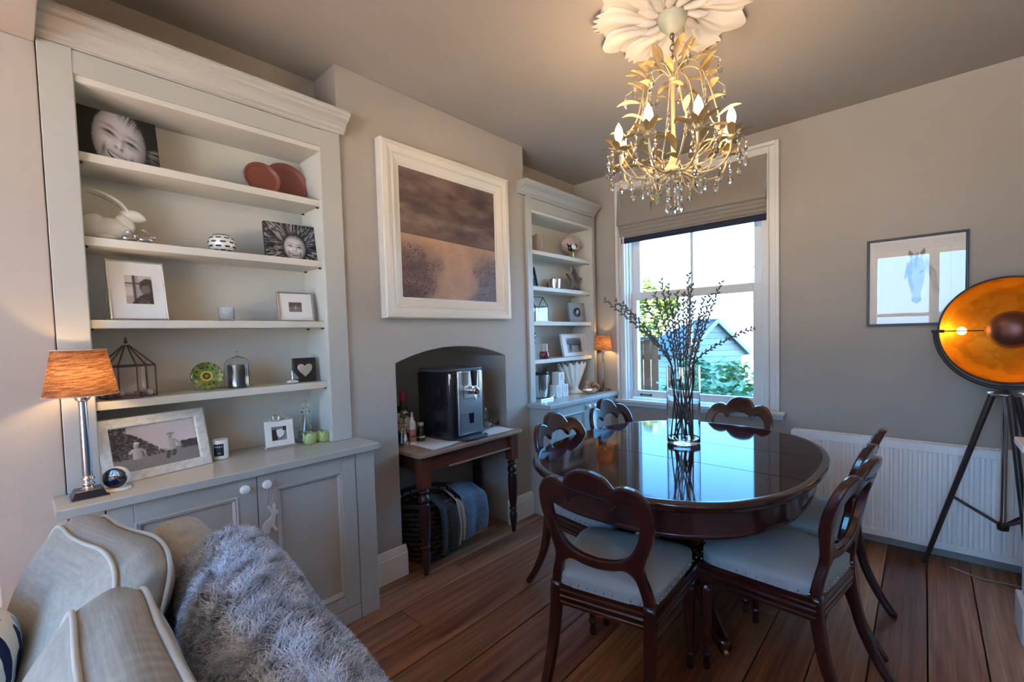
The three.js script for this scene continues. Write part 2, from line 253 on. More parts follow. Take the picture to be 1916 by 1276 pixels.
// ---------- radiator ----------
{
  const r = thing('radiator', 'long white panel radiator on the wall below the framed drawing', 'radiator', [0, 0, 0]), m = M(.88, .87, .85, .35);
  const x0 = 1.535, x1 = 2.86, y0 = .075, y1 = .645, n = 31, p = (x1 - x0 - .03) / n, pts = [];
  for (let i = 0; i < n; i++) { const a = x0 + .015 + i * p; for (const [t, d] of [[0, 0], [.12, .009], [.2, .011], [.52, .011], [.6, .009], [.72, 0]]) pts.push([a + t * p, .098 + d]); }
  const shape = [[x0, .094], [x0, .098], ...pts, [x1, .098], [x1, .094]];
  obj('front_panel', extr(poly([...shape].reverse()), .49, 0).rotateX(PI / 2).translate(0, .605, 0), m, r);
  obj('panel_edge', [bx(x0, x1, y0, .118, .09, .106, .006), bx(x0, x1, .602, y1, .09, .106, .006), bx(x0, x0 + .016, y0, y1, .088, .104, .004), bx(x1 - .016, x1, y0, y1, .088, .104, .004)], m, r);
  obj('rear_panel', bx(x0, x1, y0, y1, .04, .052, .004), m, r);
  obj('side_cover', bx(x0 - .004, x0 + .003, y0 + .02, y1 + .004, .036, .108), m, r); obj('side_cover', bx(x1 - .003, x1 + .004, y0 + .02, y1 + .004, .036, .108), m, r);
  const gr = sub('top_grille', r); for (let i = 0; i < 44; i++) obj('grille_bar', bx(x0 + .012 + i * .0302, x0 + .03 + i * .0302, y1 - .006, y1 + .003, .044, .1, 0), m, gr);
  obj('grille_rim', [bx(x0, x1, y1 - .004, y1 + .006, .036, .046), bx(x0, x1, y1 - .004, y1 + .006, .098, .108)], m, gr);
  obj('bracket', bx(1.7, 1.73, .2, .55, 0, .04), m, r); obj('bracket', bx(2.6, 2.63, .2, .55, 0, .04), m, r);
  for (const x of [2.8, 1.58]) obj('pipe', rod([x, 0, .07], [x, .1, .07], .0075), m, r);
  const c = obj('cable', taper([[2.3, .006, .14], [2.42, .006, .2], [2.55, .006, .19], [2.75, .006, .3], [3.0, .006, .28]], .005, 40, 6), M(.3, .27, .25, .6)); tag(c, 'thin white cable lying on the floorboards in front of the radiator', 'cable');
}

// ================= built-in alcove units =================
function bookcase(label, zA, zB, iA, iB, ys, cA, cB) { // zA > zB; i = inner faces; ys = shelf tops; c = crown ends
  const b = thing('bookcase', label, 'bookcase');
  obj('post', bx(-.012, .02, .81, 2.29, iA, zA), paintM, b); obj('post', bx(-.012, .02, .81, 2.29, zB, iB), paintM, b);
  obj('side_panel', bx(-.223, -.012, .81, 2.19, iA, min(zA, iA + .02), 0), shelfM, b); obj('side_panel', bx(-.223, -.012, .81, 2.19, max(zB, iB - .02), iB, 0), shelfM, b);
  obj('inner_edge', bx(-.014, .012, .81, 2.2, iA - .002, iA + .012, .002), shelfM, b); obj('inner_edge', bx(-.014, .012, .81, 2.2, iB - .012, iB + .002, .002), shelfM, b);
  obj('back_panel', bx(-.229, -.221, .81, 2.29, iB - .012, iA + .012, 0), creamM, b);
  obj('head', bx(-.223, .012, 2.184, 2.206, iB, iA, .002), shelfM, b);
  obj('fascia', bx(-.012, .0185, 2.206, 2.283, iB - .016, iA + .016, .002), paintM, b);
  obj('top_rail', bx(-.012, .02, 2.2855, 2.297, zB, zA, 0), paintM, b);
  const cp = [[-.012, 2.29], [.024, 2.29], [.026, 2.302], [.038, 2.306], [.042, 2.318], [.056, 2.332], [.072, 2.34], [.078, 2.342], [.08, 2.352], [.094, 2.358], [.098, 2.366], [.098, 2.376], [-.012, 2.376]];
  obj('crown', prof(cp, cA - cB).translate(0, 0, cB), paintM, b);
  obj('top_board', bx(-.223, -.012, 2.29, 2.306, zB, zA, 0), paintM, b);
  for (const y of ys) obj('shelf', bx(-.221, -.01, y - .03, y, iB + .001, iA - .001, .002), shelfM, b);
  for (const y of ys) for (const [zz, s] of [[iA, -1], [iB, 1]]) for (const xx of [-.028, -.19]) obj('shelf_peg', new THREE.CylinderGeometry(.0035, .0035, .012, 8).rotateX(PI / 2).translate(xx, y - .0335, zz + s * .006), darkMetalM, b);
  return b;
}
const NS = [1.962, 1.676, 1.39, 1.103], FS = [1.925, 1.66, 1.4, 1.115], WT = .81;
bookcase('grey painted bookcase in the alcove behind the sofa, four shelves under a moulded crown', 3.233, 2.2575, 3.153, 2.351, NS, 3.233, 2.236);
bookcase('narrow grey painted bookcase in the far alcove beside the sash window', .922, .06, .868, .092, FS, 1.0, .062);
// shelves are screwed between the side panels
function knob(parent, z, y = .739) { obj('knob', latheS([[.004, 0], [.0075, .004], [.008, .012], [.0165, .02], [.0175, .028], [.012, .036], [.001, .0385]], 20, 24).rotateZ(-PI / 2).translate(.19, y, z), ceramicM, parent); }
function baseCabinet(label, zA, zB, doors, knobs, depthZ) {
  const b = thing('base_cabinet', label, 'cabinet');
  obj('carcass', bx(-.205, .165, .0, .778, zB + .002, zA - .002, .002), paintM, b);
  const hi = max(...doors.flat()), lo = min(...doors.flat());
  obj('stile', bx(.165, .19, 0, .778, hi + .002, zA), paintM, b); obj('stile', bx(.165, .19, 0, .778, zB, lo - .002), paintM, b);
  obj('plinth', bx(.165, .188, 0, .071, lo, hi), paintM, b);
  doors.forEach(([a, c], k) => { // a > c
    const s = .066, y0 = .075, y1 = .775, d = obj('door', [bx(.168, .19, y0, y1, a - s, a - .0015), bx(.168, .19, y0, y1, c + .0015, c + s), bx(.168, .19, y1 - s, y1, c + s, a - s), bx(.168, .19, y0, y0 + s, c + s, a - s), bx(.166, .178, y0 + s - .01, y1 - s + .01, c + s - .01, a - s + .01, 0)], paintM, b);
    obj('moulding', frameGeo(a - c - 2 * s + .006, y1 - y0 - 2 * s + .006, [[0, 0], [.001, .0135], [.0065, .0155], [.009, .0125], [.013, .0125], [.0155, .0085], [.02, .003], [.021, 0]]).rotateY(PI / 2).translate(.178, (y0 + y1) / 2, (a + c) / 2), paintM, d);
    knob(d, knobs[k]);
  });
  return b;
}
baseCabinet('grey panelled base cabinet with two doors and white knobs, behind the sofa', 3.234, 2.24, [[3.16, 2.733], [2.733, 2.332]], [2.782, 2.706]);
baseCabinet('grey panelled base cabinet with two doors in the far alcove by the window', .922, .004, [[.84, .432], [.432, .05]], [.469, .403]);
function worktop(label, pts) { const w = obj('worktop', uvm(extr(poly(pts), .031, .004, 12, 2).rotateX(-PI / 2).translate(0, WT - .031, 0)), worktopM); return tag(w, label, 'worktop'); }
worktop('grey painted worktop over the base cabinet behind the sofa', [[-.2285, -2.257], [.0005, -2.257], [.0005, -2.222], [.216, -2.222], [.216, -3.268], [.0205, -3.268], [.0205, -3.234], [-.2285, -3.234]].map(([x, y]) => [x, y]).reverse());
worktop('grey painted worktop in the far alcove running to the window wall', [[-.2285, -.001], [.216, -.001], [.216, -.945], [.0005, -.945], [.0005, -.923], [-.2285, -.923]]);

// ---------- hanging rabbit on the door knob ----------
{
  const r = thing('rabbit_ornament', 'flat white rabbit ornament hanging on a string from a cabinet knob', 'ornament', [.2, .62, 2.692], PI / 2);
  const s = new THREE.Shape(); const P = [[-.028, -.075], [-.034, -.055], [-.028, -.035], [-.008, -.02], [0, -.008], [-.004, .004], [-.014, .024], [-.012, .03], [-.004, .026], [.004, .01], [.006, .03], [.012, .034], [.016, .022], [.014, .008], [.024, .002], [.024, -.008], [.014, -.014], [.012, -.035], [.008, -.052], [.016, -.066], [.02, -.076], [.01, -.076], [.0, -.06], [-.008, -.062], [-.012, -.078]];
  s.moveTo(...P[0]); s.splineThru([...P.slice(1), P[0]].map((p) => new THREE.Vector2(...p)));
  obj('body', extr(s, .008, .0015, 24), M(.62, .58, .53, .6), r);
  obj('string', [taper([[-.012, .026, .004], [-.006, .08, .006], [-.002, .118, .012]], .0012, 8, 5), taper([[-.012, .026, .004], [.004, .08, .006], [.004, .118, .012]], .0012, 8, 5)], M(.35, .3, .26, .8), r);
}
// ---------- painting over the fireplace ----------
{
  const zc = 1.6, yc = 1.873, w = .925, h = .928, p = thing('painting', 'large landscape painting in a wide cream frame above the fireplace', 'painting', [.001, yc, zc], PI / 2);
  const fm = M(.66, .6, .52, .45, { bumpMap: rep(speck, 3, 3), bumpScale: .0006 });
  obj('frame', frameGeo(w, h, [[0, 0], [0, .05], [.006, .057], [.03, .06], [.05, .05], [.056, .046], [.06, .05], [.068, .052], [.085, .042], [.1, .033], [.104, .034], [.112, .032], [.116, .024]]), fm, p);
  obj('backing', uvm(new THREE.BoxGeometry(w - .02, h - .02, .018)).translate(0, 0, .009), blackMatM, p);
  const t = tex(512, 512, (u, v) => {
    const hz = .49 - .03 * (u - .5), n1 = fbm(u * .5, v, 4, 21, 5), n2 = fbm(u, v, 8, 33, 5), n3 = fbm(u, v, 128, 55, 2), n4 = fbm(u * .6, v * 1.6, 8, 37, 4);
    if (v > hz) { const k = smooth(.3, .7, .55 * n1 + .45 * n4), glow = Math.exp(-pow((v - hz - .16) / .1, 2)) * smooth(.3, .75, n1), q = smooth(hz, hz + .1, v); const a = [64, 47, 50], b = [136, 112, 100], c = a.map((x, i) => mix(x, b[i], k * .8 + .3 * glow)), lo = [104, 80, 70]; return c.map((x, i) => mix(lo[i], x, .3 + .7 * q) + 12 * (n3 - .5)); }
    const line = smooth(hz - .014, hz - .002, v), edge = abs(u - .5 - .04 * sin(v * 6)), g = clamp(smooth(.08, .36, edge + .34 * (n2 - .5)) * smooth(.03, .2, hz - v + .12 * (n1 - .5)) * (.62 + .6 * (n4 - .35))), sand = [170, 132, 106], dk = [72, 50, 58];
    let c = sand.map((x, i) => mix(x, dk[i], g) + 30 * (n2 - .5) + 16 * (n3 - .5)); const sp = smooth(.6, .68, n3) * smooth(.15, .5, g + .35 * (n2 - .5)); c = c.map((x, i) => mix(x, [38, 26, 30][i], sp * .7)); return c.map((x, i) => mix(x, [52, 36, 34][i], line * .8));
  });
  obj('canvas', uvm(new THREE.BoxGeometry(w - .226, h - .226, .008)).translate(0, 0, .024), blackMatM, p);
  obj('painted_scene', new THREE.PlaneGeometry(w - .228, h - .228).translate(0, 0, .0285), M(1, 1, 1, .45, { map: t, bumpMap: rep(weave, 6, 6), bumpScale: .0003 }), p);
}
const soften = (c, W, H, px) => { const k = document.createElement('canvas'); k.width = W; k.height = H; k.getContext('2d').drawImage(c.canvas, 0, 0); c.filter = `blur(${px}px)`; c.drawImage(k, 0, 0); c.filter = 'none'; };
// ---------- framed horse drawing on the window wall ----------
{
  const w = .442, h = .503, p = thing('framed_drawing', 'black framed charcoal horse drawing behind reflecting glass on the window wall', 'picture', [2.139, 1.5545, .001]);
  obj('frame', frameGeo(w, h, [[0, 0], [0, .02], [.002, .022], [.01, .022], [.012, .02], [.012, .009]]), M(.02, .02, .025, .4), p);
  const t = canvasTex(440, 500, (c, W, H) => {
    c.fillStyle = '#d9d6cf'; c.fillRect(0, 0, W, H); c.strokeStyle = '#c4c0b8'; c.lineWidth = 2; c.strokeRect(62, 62, W - 124, H - 124);
    const R = rng(8); c.lineCap = 'round'; // horse's head, seen from the front and looking down
    const path = (pts) => { c.beginPath(); pts.forEach(([x, y], i) => (i ? c.lineTo(x, y) : c.moveTo(x, y))); c.closePath(); };
    c.fillStyle = 'rgba(96,96,100,.62)'; path([[200, 120], [250, 118], [268, 180], [258, 260], [246, 330], [250, 366], [230, 386], [204, 368], [206, 330], [190, 262], [180, 182]]); c.fill();
    c.fillStyle = 'rgba(44,44,50,.6)'; path([[200, 120], [182, 182], [192, 262], [206, 330], [216, 300], [204, 220], [212, 150]]); c.fill(); path([[230, 386], [206, 366], [212, 346], [246, 344], [250, 366]]); c.fill();
    c.fillStyle = 'rgba(40,40,46,.6)'; path([[206, 126], [188, 92], [192, 66], [212, 92]]); c.fill(); path([[246, 122], [266, 90], [262, 62], [242, 90]]); c.fill();
    const st = (x0, y0, x1, y1, n, sp, al) => { for (let k = 0; k < n; k++) { c.strokeStyle = `rgba(38,38,44,${al * (.4 + R())})`; c.lineWidth = 1 + 3 * R(); c.beginPath(); c.moveTo(x0 + (R() - .5) * sp, y0 + (R() - .5) * sp); c.lineTo(x1 + (R() - .5) * sp, y1 + (R() - .5) * sp); c.stroke(); } };
    st(190, 196, 204, 204, 16, 9, .4); st(256, 194, 244, 204, 16, 9, .4); st(212, 358, 218, 366, 14, 7, .5); st(244, 356, 238, 366, 14, 7, .5); st(226, 92, 222, 170, 30, 22, .2); st(262, 130, 300, 220, 40, 34, .09); st(300, 220, 318, 330, 30, 34, .06); st(186, 140, 176, 230, 26, 14, .12); soften(c, W, H, 1.6);
  });
  obj('mount', new THREE.BoxGeometry(w - .02, h - .02, .006).translate(0, 0, .004), paperM, p);
  obj('drawing', new THREE.PlaneGeometry(w - .022, h - .022).translate(0, 0, .0075), M(1, 1, 1, .8, { map: t }), p);
  obj('glass', new THREE.BoxGeometry(w - .022, h - .022, .002).translate(0, 0, .0115), paneM, p);
}
// ---------- ceiling rose ----------
{
  const c = thing('ceiling_rose', 'round plaster ceiling rose with scalloped leaves above the chandelier', 'ceiling rose', [1.365, 2.63, 1.485]), pm = M(.66, .62, .56, .7);
  obj('disc', lathe([[.001, -.004], [.25, -.004], [.275, -.006], [.284, -.011], [.292, -.007], [.296, 0]], 64), pm, c);
  const N = 11, pd = M(.66, .62, .56, .7, { side: THREE.DoubleSide });
  for (let k = 0; k < N; k++) { // swirling leaves with a serrated tip and raised folds
    const a = (k / N) * 2 * PI, tooth = k % 2;
    const m = obj('leaf', grid(20, 18, (u, v) => { const s = (u - .5) * 2, r = mix(.06, .318, v), half = (PI / N) * (.94 - .1 * v), ang = s * half + .42 * sin(v * 2.2) - .2, fold = .5 + .5 * cos(s * PI * 1.5 + .6), edge = 1 - pow(abs(s), 6); const rr = r * (1 - .07 * s * s * v) + (v > .93 ? (tooth ? .014 * cos(s * 17) : .012 * cos(s * 3)) * (v - .93) / .07 : 0); return [rr * sin(ang), -.006 - edge * (.006 + .012 * fold * sin(min(1, v + .1) * PI * .9) + .008 * smooth(.5, .9, v)), rr * cos(ang)]; }), pd, c); m.rotation.y = a;
    const sm = obj('inner_leaf', grid(10, 12, (u, v) => { const s = (u - .5) * 2, r = mix(.05, .15, v), ang = s * .25 * sin(min(1, v + .25) * PI * .82) + .25 * v; return [r * sin(ang), -.016 - .016 * (1 - s * s) * sin(v * PI * .85 + .2), r * cos(ang)]; }), pd, c); sm.rotation.y = a + PI / N;
  }
}

// ================= chandelier =================
{
  const cx = 1.365, cz = 1.48, ch = thing('chandelier', 'cream metal chandelier of leafy arms with lit candle bulbs and crystal drops', 'chandelier', [cx, 0, cz], Math.atan2(2.185 - cx, 3.334 - cz));
  const cm = M(.5, .4, .24, .42, { metalness: .35 }), leafM = M(.4, .29, .13, .45, { metalness: .35, side: THREE.DoubleSide }), drop = M(1, 1, 1, .02, { transmission: 1, thickness: .012, ior: 1.52 });
  const bulbM = M(1, .9, .7, .3, { emissive: C3(1, .72, .36), emissiveIntensity: 2.6 });
  obj('canopy', latheS([[.001, 2.548], [.016, 2.55], [.03, 2.558], [.052, 2.58], [.06, 2.6], [.06, 2.62], [.001, 2.621]], 28, 30), M(.5, .5, .38, .3), ch);
  // chain of links with the flex threaded through
  const link = new THREE.TorusGeometry(.0085, .0018, 6, 12).scale(1, 1.5, 1);
  const chain = sub('chain', ch); for (let k = 0; k < 6; k++) { const l = obj('link', link, darkMetalM, chain, [0, 2.535 - k * .0235, 0]); l.rotation.y = (k % 2) * PI / 2; }
  obj('flex', taper([[0, 2.55, 0], [.008, 2.47, .004], [-.006, 2.42, -.004], [.002, 2.37, 0]], .0028, 16, 6), M(.1, .07, .05, .6), chain);
  obj('stem', latheS([[.006, 2.39], [.012, 2.37], [.016, 2.36], [.009, 2.33], [.0085, 2.15], [.012, 2.1], [.009, 2.06], [.02, 2.02], [.034, 1.995], [.036, 1.975], [.02, 1.96], [.012, 1.945], [.001, 1.94]], 16, 60), cm, ch);
  const lg = grid(4, 8, (u, v) => { const s = (u - .5) * 2, wd = .0125 * pow(sin(PI * min(1, v * .97 + .015)), .8); return [s * wd, v * .085 - .018 * v * v + .002 * abs(s), .034 * v * v - .004 * (1 - s * s)]; }); // leaf from the origin, upwards and curling to +z
  const bead = new THREE.SphereGeometry(.0055, 8, 6), dropG = lathe([[.0005, 0], [.0035, -.004], [.0085, -.02], [.0088, -.026], [.005, -.034], [.0005, -.037]], 6).toNonIndexed(); dropG.computeVertexNormals();
  const R = rng(77);
  const addLeaf = (p, yaw, tilt, s, par) => { const l = obj('leaf', lg, leafM, par, p); l.rotation.set(tilt, yaw, 0, 'YXZ'); l.scale.setScalar(s); };
  const addDrop = (p, n, par) => { for (let k = 0; k < n; k++) { const big = 1.25; const g = obj('crystal_drop', k < n - 1 && n > 1 ? dropG : dropG, drop, par, [p[0], p[1] - .012 - k * .043, p[2]]); const s = k < n - 1 ? .85 : 1.3; g.scale.setScalar(s); g.rotation.y = R() * 3; obj('crystal_bead', bead, drop, par, [p[0], p[1] - .005 - k * .043, p[2]]); } };
  for (let k = 0; k < 8; k++) {
    const a = (22.5 + 45 * k) * PI / 180, pol = (r, y, da = 0) => [r * sin(a + da), y, r * cos(a + da)], arm = sub('arm', ch);
    obj('branch', taper([pol(.028, 1.98), pol(.07, 1.962), pol(.13, 1.945), pol(.19, 1.955), pol(.228, 1.995), pol(.236, 2.05)], (t) => mix(.0058, .0042, t), 24, 7), cm, arm);
    obj('branch', taper([pol(.1, 1.95), pol(.15, 1.975, .12), pol(.19, 2.03, .22), pol(.215, 2.07, .3)], .0026, 12, 5), cm, arm);
    obj('cup', latheS([[.004, 2.042], [.016, 2.047], [.02, 2.056], [.0135, 2.06], [.001, 2.06]], 14, 16).translate(...pol(.236, 0)), cm, arm);
    obj('candle_sleeve', lathe([[.001, 2.055], [.0115, 2.055], [.0115, 2.1], [.001, 2.101]], 14).translate(...pol(.236, 0)), M(.72, .62, .46, .5), arm);
    obj('bulb', latheS([[.0095, 2.098], [.0155, 2.115], [.0175, 2.13], [.013, 2.15], [.005, 2.166], [.0008, 2.174]], 16, 24).translate(...pol(.236, 0)), bulbM, arm);
    lampAt(arm, [pol(.236, 0)[0], 2.128, pol(.236, 0)[2]], C3(1, .7, .4), .04, .7);
    for (let j = 0; j < 8; j++) addLeaf(pol(.236, 2.048), a + j * 2 * PI / 8 + .3 * R(), .35 + 1.0 * R(), .95 + .4 * R(), arm);
    for (const [r, y, da] of [[.19, 1.957, .02], [.275, 2.06, -.14], [.28, 2.05, .16]]) addDrop(pol(r, y - .006, da), r > .25 ? 2 : 1, arm);
    obj('spur', taper([pol(.236, 2.045), pol(.27, 2.065, -.1), pol(.275, 2.055, -.14)], .0016, 8, 5), cm, arm); obj('spur', taper([pol(.236, 2.045), pol(.27, 2.06, .1), pol(.28, 2.046, .16)], .0016, 8, 5), cm, arm);
  }
  for (let k = 0; k < 8; k++) { // arching vines from the crown
    const a = (45 * k) * PI / 180 + .12, pol = (r, y, da = 0) => [r * sin(a + da), y, r * cos(a + da)], v = sub('vine', ch), far = k % 2 ? 1 : .82;
    obj('tendril', taper([pol(.01, 2.37), pol(.05, 2.405), pol(.105, 2.39), pol(.15 * far, 2.31, .05), pol(.185 * far, 2.2, .1), pol(.2, 2.11, .12), pol(.16, 2.03, .1), pol(.06, 1.985, .05)], (t) => mix(.0024, .0036, t), 36, 6), cm, v);
    for (const [r, y, da, t] of [[.06, 2.405, 0, .2], [.1, 2.39, .1, 1.1], [.14 * far, 2.32, -.1, .5], [.165 * far, 2.26, .2, 1.2], [.195, 2.13, .1, .7], [.19, 2.09, -.1, 1.3], [.12, 2.36, .2, .4], [.08, 2.0, .05, 1.2], [.13, 2.01, -.05, .6]]) addLeaf(pol(r, y, da), a + (R() - .5) * 2.2, t, .95 + .4 * R(), v);
    const tip = pol(.165 + .03 * (k % 3), 2.4 - .03 * (k % 4), .25); obj('sprig', taper([pol(.09, 2.395), pol(.14, 2.42 - .02 * (k % 4), .12), tip], .0016, 10, 5), cm, v); addLeaf(pol(.13, 2.41 - .02 * (k % 4), .12), a, .9, .9, v); addDrop(tip, 1, v);
    addDrop(pol(.15 * far, 2.3, .05), 2, v); addDrop(pol(.2, 2.1, .12), 1, v); addDrop(pol(.11, 1.985, .08), 2, v);
  }
  for (let k = 0; k < 5; k++) { const a = k * 2 * PI / 5 + .5, pol = (r, y) => [r * sin(a), y, r * cos(a)], f = sub('finial_leaf', ch); obj('stalk', taper([pol(.02, 1.965), pol(.06, 1.945), pol(.085, 1.9), pol(.1, 1.885)], .003, 12, 6), cm, f); addLeaf(pol(.098, 1.89), a, 2.6, .8, f); addDrop(pol(.03, 1.95), 3, f); }
}
// ================= tripod floor lamp =================
{
  const px = 2.488, pz = .21, L = thing('floor_lamp', 'tripod floor lamp with a black dish, glowing gold inside, by the radiator', 'floor lamp', [px, 0, pz]);
  const hub = .955; obj('pole', taper(new THREE.LineCurve3(V(0, .285, 0), V(0, 1.0, 0)), .0125, 1, 16), chromeM, L);
  const feet = [[-.292, -.07], [.075, .3], [.215, -.13]];
  for (const [fx, fz] of feet) {
    const l = Math.hypot(fx, fz), a = [fx / l * .045, hub, fz / l * .045], b = [fx, .006, fz], q = (t) => a.map((v, i) => mix(v, b[i], t));
    const leg = obj('leg', taper(new THREE.LineCurve3(V(...a), V(...b)), (t) => mix(.0145, .0115, t), 4, 12), M(.03, .022, .02, .35), L);
    obj('foot', rod([b[0], 0, b[2]], [b[0], .012, b[2]], .014, 10), blackMatM, leg);
    obj('spreader', rod([0, .3, 0], q(.585), .0075, 8), M(.06, .045, .04, .3, { metalness: .8 }), L);
  }
  obj('spreader_hub', lathe([[.001, .28], [.022, .282], [.024, .31], [.014, .32], [.001, .321]], 16), darkMetalM, L);
  obj('top_plate', [lathe([[.001, .945], [.055, .947], [.058, .962], [.02, .972], [.016, 1.0], [.001, 1.0]], 20), bx(-.065, .065, .955, .968, -.014, .014)], steelM, L);
  // dish and its yoke turn together towards the room
  const head = sub('head', L, [0, 1.268, .05]); head.rotation.y = -.17;
  const Rd = .252; obj('yoke', taper(Array.from({ length: 25 }, (_, i) => { const a = PI + (i / 24) * PI; return V(.268 * cos(a), .278 * sin(a), 0); }), .0085, 48, 8), blackMatM, head);
  const leafTint = tex(256, 256, (u, v) => { const n = fbm(u, v, 6, 71, 5), m = .93 + .07 * smooth(.42, .58, n); return [236 * m + 20 * (n - .5), 158 * m + 40 * (n - .5), 42 * m + 24 * (n - .5)]; });
  const pts = [], ptsO = []; for (let i = 0; i <= 24; i++) { const t = i / 24 * 1.18, r = Rd * sin(t) / sin(1.18), z = -.135 * (cos(t) - cos(1.18)) / (1 - cos(1.18)); pts.push([r, z]); ptsO.push([r + .003 * t, z - .005]); }
  obj('reflector_lining', lathe(pts, 64).rotateX(PI / 2).scale(1, 1, 1), M(1, 1, 1, .38, { map: rep(leafTint, 3, 1), metalness: .85, side: THREE.DoubleSide }), head);
  obj('dish', [lathe(ptsO, 64).rotateX(PI / 2), new THREE.TorusGeometry(Rd + .0015, .0045, 8, 64)], M(.015, .014, .014, .4, { side: THREE.DoubleSide }), head);
  obj('bulb_cap', latheS([[.0005, .052], [.04, .046], [.072, .026], [.088, -.004], [.09, -.012]], 32, 24).rotateX(PI / 2).translate(.012, .002, -.004), M(.16, .06, .045, .38, { metalness: .6, side: THREE.DoubleSide }), head);
  obj('cap_stay', [rod([-.085, 0, -.012], [-Rd + .01, 0, -.01], .003), rod([.1, 0, -.012], [Rd - .01, 0, -.01], .003)], darkMetalM, head);
  obj('pivot_bolt', [rod([-.282, 0, 0], [-.232, 0, -.012], .008, 10), rod([.232, 0, -.012], [.282, 0, 0], .008, 10)], darkMetalM, head);
  obj('bulb', new THREE.SphereGeometry(.02, 16, 12).translate(-.168, 0, -.03), M(1, .85, .6, .3, { emissive: C3(1, .72, .3), emissiveIntensity: 2 }), head);
  lampAt(head, [-.168, 0, -.03], C3(1, .52, .13), .016, 1);
}
{ // white painted unit at the edge of view
  const w = thing('low_cabinet', 'white painted low cabinet with a moulded top and plinth in front of the tripod lamp', 'cabinet', [2.512, 0, .62]);
  obj('body', bx(0, .5, .13, .785, -.04, .12, .004), satinM, w); obj('plinth', bx(-.018, .5, 0, .15, -.055, .138, .006), satinM, w);
  obj('top', [bx(-.03, .5, .785, .815, -.06, .15, .006), bx(-.015, .5, .765, .785, -.05, .135, .006)], satinM, w); obj('panel_bead', bx(.05, .45, .2, .7, .118, .126, .003), satinM, w);
}
// ================= dining table =================
const TX = 1.285, TZ = 1.283;
{
  const A = .607, B = .716, n = 2.45, se = (t, s = 1, off = 0) => { const c = cos(t), d = sin(t), x = Math.sign(c) * pow(abs(c), 2 / n) * A, z = Math.sign(d) * pow(abs(d), 2 / n) * B, nx = Math.sign(c) * pow(abs(c), 2 - 2 / n) / A, nz = Math.sign(d) * pow(abs(d), 2 - 2 / n) / B, l = Math.hypot(nx, nz); return [x * s + nx / l * off, z * s + nz / l * off]; };
  const N = 160, ring = (off) => Array.from({ length: N }, (_, i) => se((i + .5) / N * 2 * PI, 1, off));
  const t = thing('dining_table', 'oval mahogany pedestal dining table with a glossy top in front of the window', 'table', [TX, 0, TZ]);
  const inner = ring(-.028);
  const clipZ = (pts, lo, hi) => { const out = []; const cut = (P, f) => { const o = []; for (let i = 0; i < P.length; i++) { const a = P[i], b = P[(i + 1) % P.length], fa = f(a), fb = f(b); if (fa >= 0) o.push(a); if (fa * fb < 0) { const k = fa / (fa - fb); o.push([mix(a[0], b[0], k), mix(a[1], b[1], k)]); } } return o; }; return cut(cut(pts, (p) => p[1] - lo), (p) => hi - p[1]); };
  for (const [lo, hi] of [[-1, -.181], [-.179, .179], [.181, 1]]) { const P = clipZ(inner, lo, hi).map(([x, z]) => [x, -z]); const g = extr(poly(P), .022, .0012).rotateX(-PI / 2).translate(0, .718, 0); obj('top_leaf', uvm(g, 'x', lo, hi), tableTopM, t); }
  // thumb-moulded edge
  const ep = [[-.03, .7395], [-.026, .7405], [-.012, .7395], [-.004, .735], [0, .727], [-.003, .717], [-.01, .712], [-.012, .706], [-.02, .7], [-.06, .699]];
  obj('edge_moulding', grid(N, ep.length - 1, (u, v) => { const k = Math.round(v * (ep.length - 1)), [x, z] = se(u * 2 * PI, 1, ep[k][0]); return [x, ep[k][1], z]; }, true), M(1, 1, 1, .2, { map: rep(mahogTex, 6, .2), clearcoat: .5, clearcoatRoughness: .08, side: THREE.DoubleSide }), t);
  const ap = [[-.055, .7], [-.055, .615], [-.05, .611], [-.05, .6], [-.058, .597], [-.08, .597], [-.08, .7]];
  obj('apron', grid(N, ap.length - 1, (u, v) => { const k = Math.round(v * (ap.length - 1)), [x, z] = se(u * 2 * PI, 1, ap[k][0]); return [x, ap[k][1], z]; }, true), M(1, 1, 1, .25, { map: rep(mahogTex, 6, .4), clearcoat: .6, clearcoatRoughness: .12, side: THREE.DoubleSide }), t);
  obj('bearer', [bx(-.5, .5, .66, .715, -.1, -.04), bx(-.5, .5, .66, .715, .04, .1), bx(-.06, .06, .62, .71, -.55, .55)], mahogM, t);
  obj('pedestal', latheS([[.16, .66], [.15, .63], [.09, .6], [.07, .56], [.12, .48], [.14, .4], [.12, .32], [.075, .27], [.1, .24], [.115, .2], [.09, .16], [.001, .15]], 36, 70), mahogM, t);
  for (let k = 0; k < 4; k++) { const a = PI / 4 + k * PI / 2 + .05, q = (r, y) => [r * sin(a), y, r * cos(a)]; const f = obj('foot', taper([q(.06, .2), q(.16, .22), q(.27, .13), q(.36, .06), q(.42, .045)], (s) => [mix(.05, .028, s), mix(.035, .026, s)], 18, 10, 3, V(0, 1, 0)), mahogM, t); obj('castor', new THREE.CylinderGeometry(.02, .02, .016, 14).rotateZ(PI / 2).rotateY(a).translate(...q(.405, .02)), goldM, f); }
}
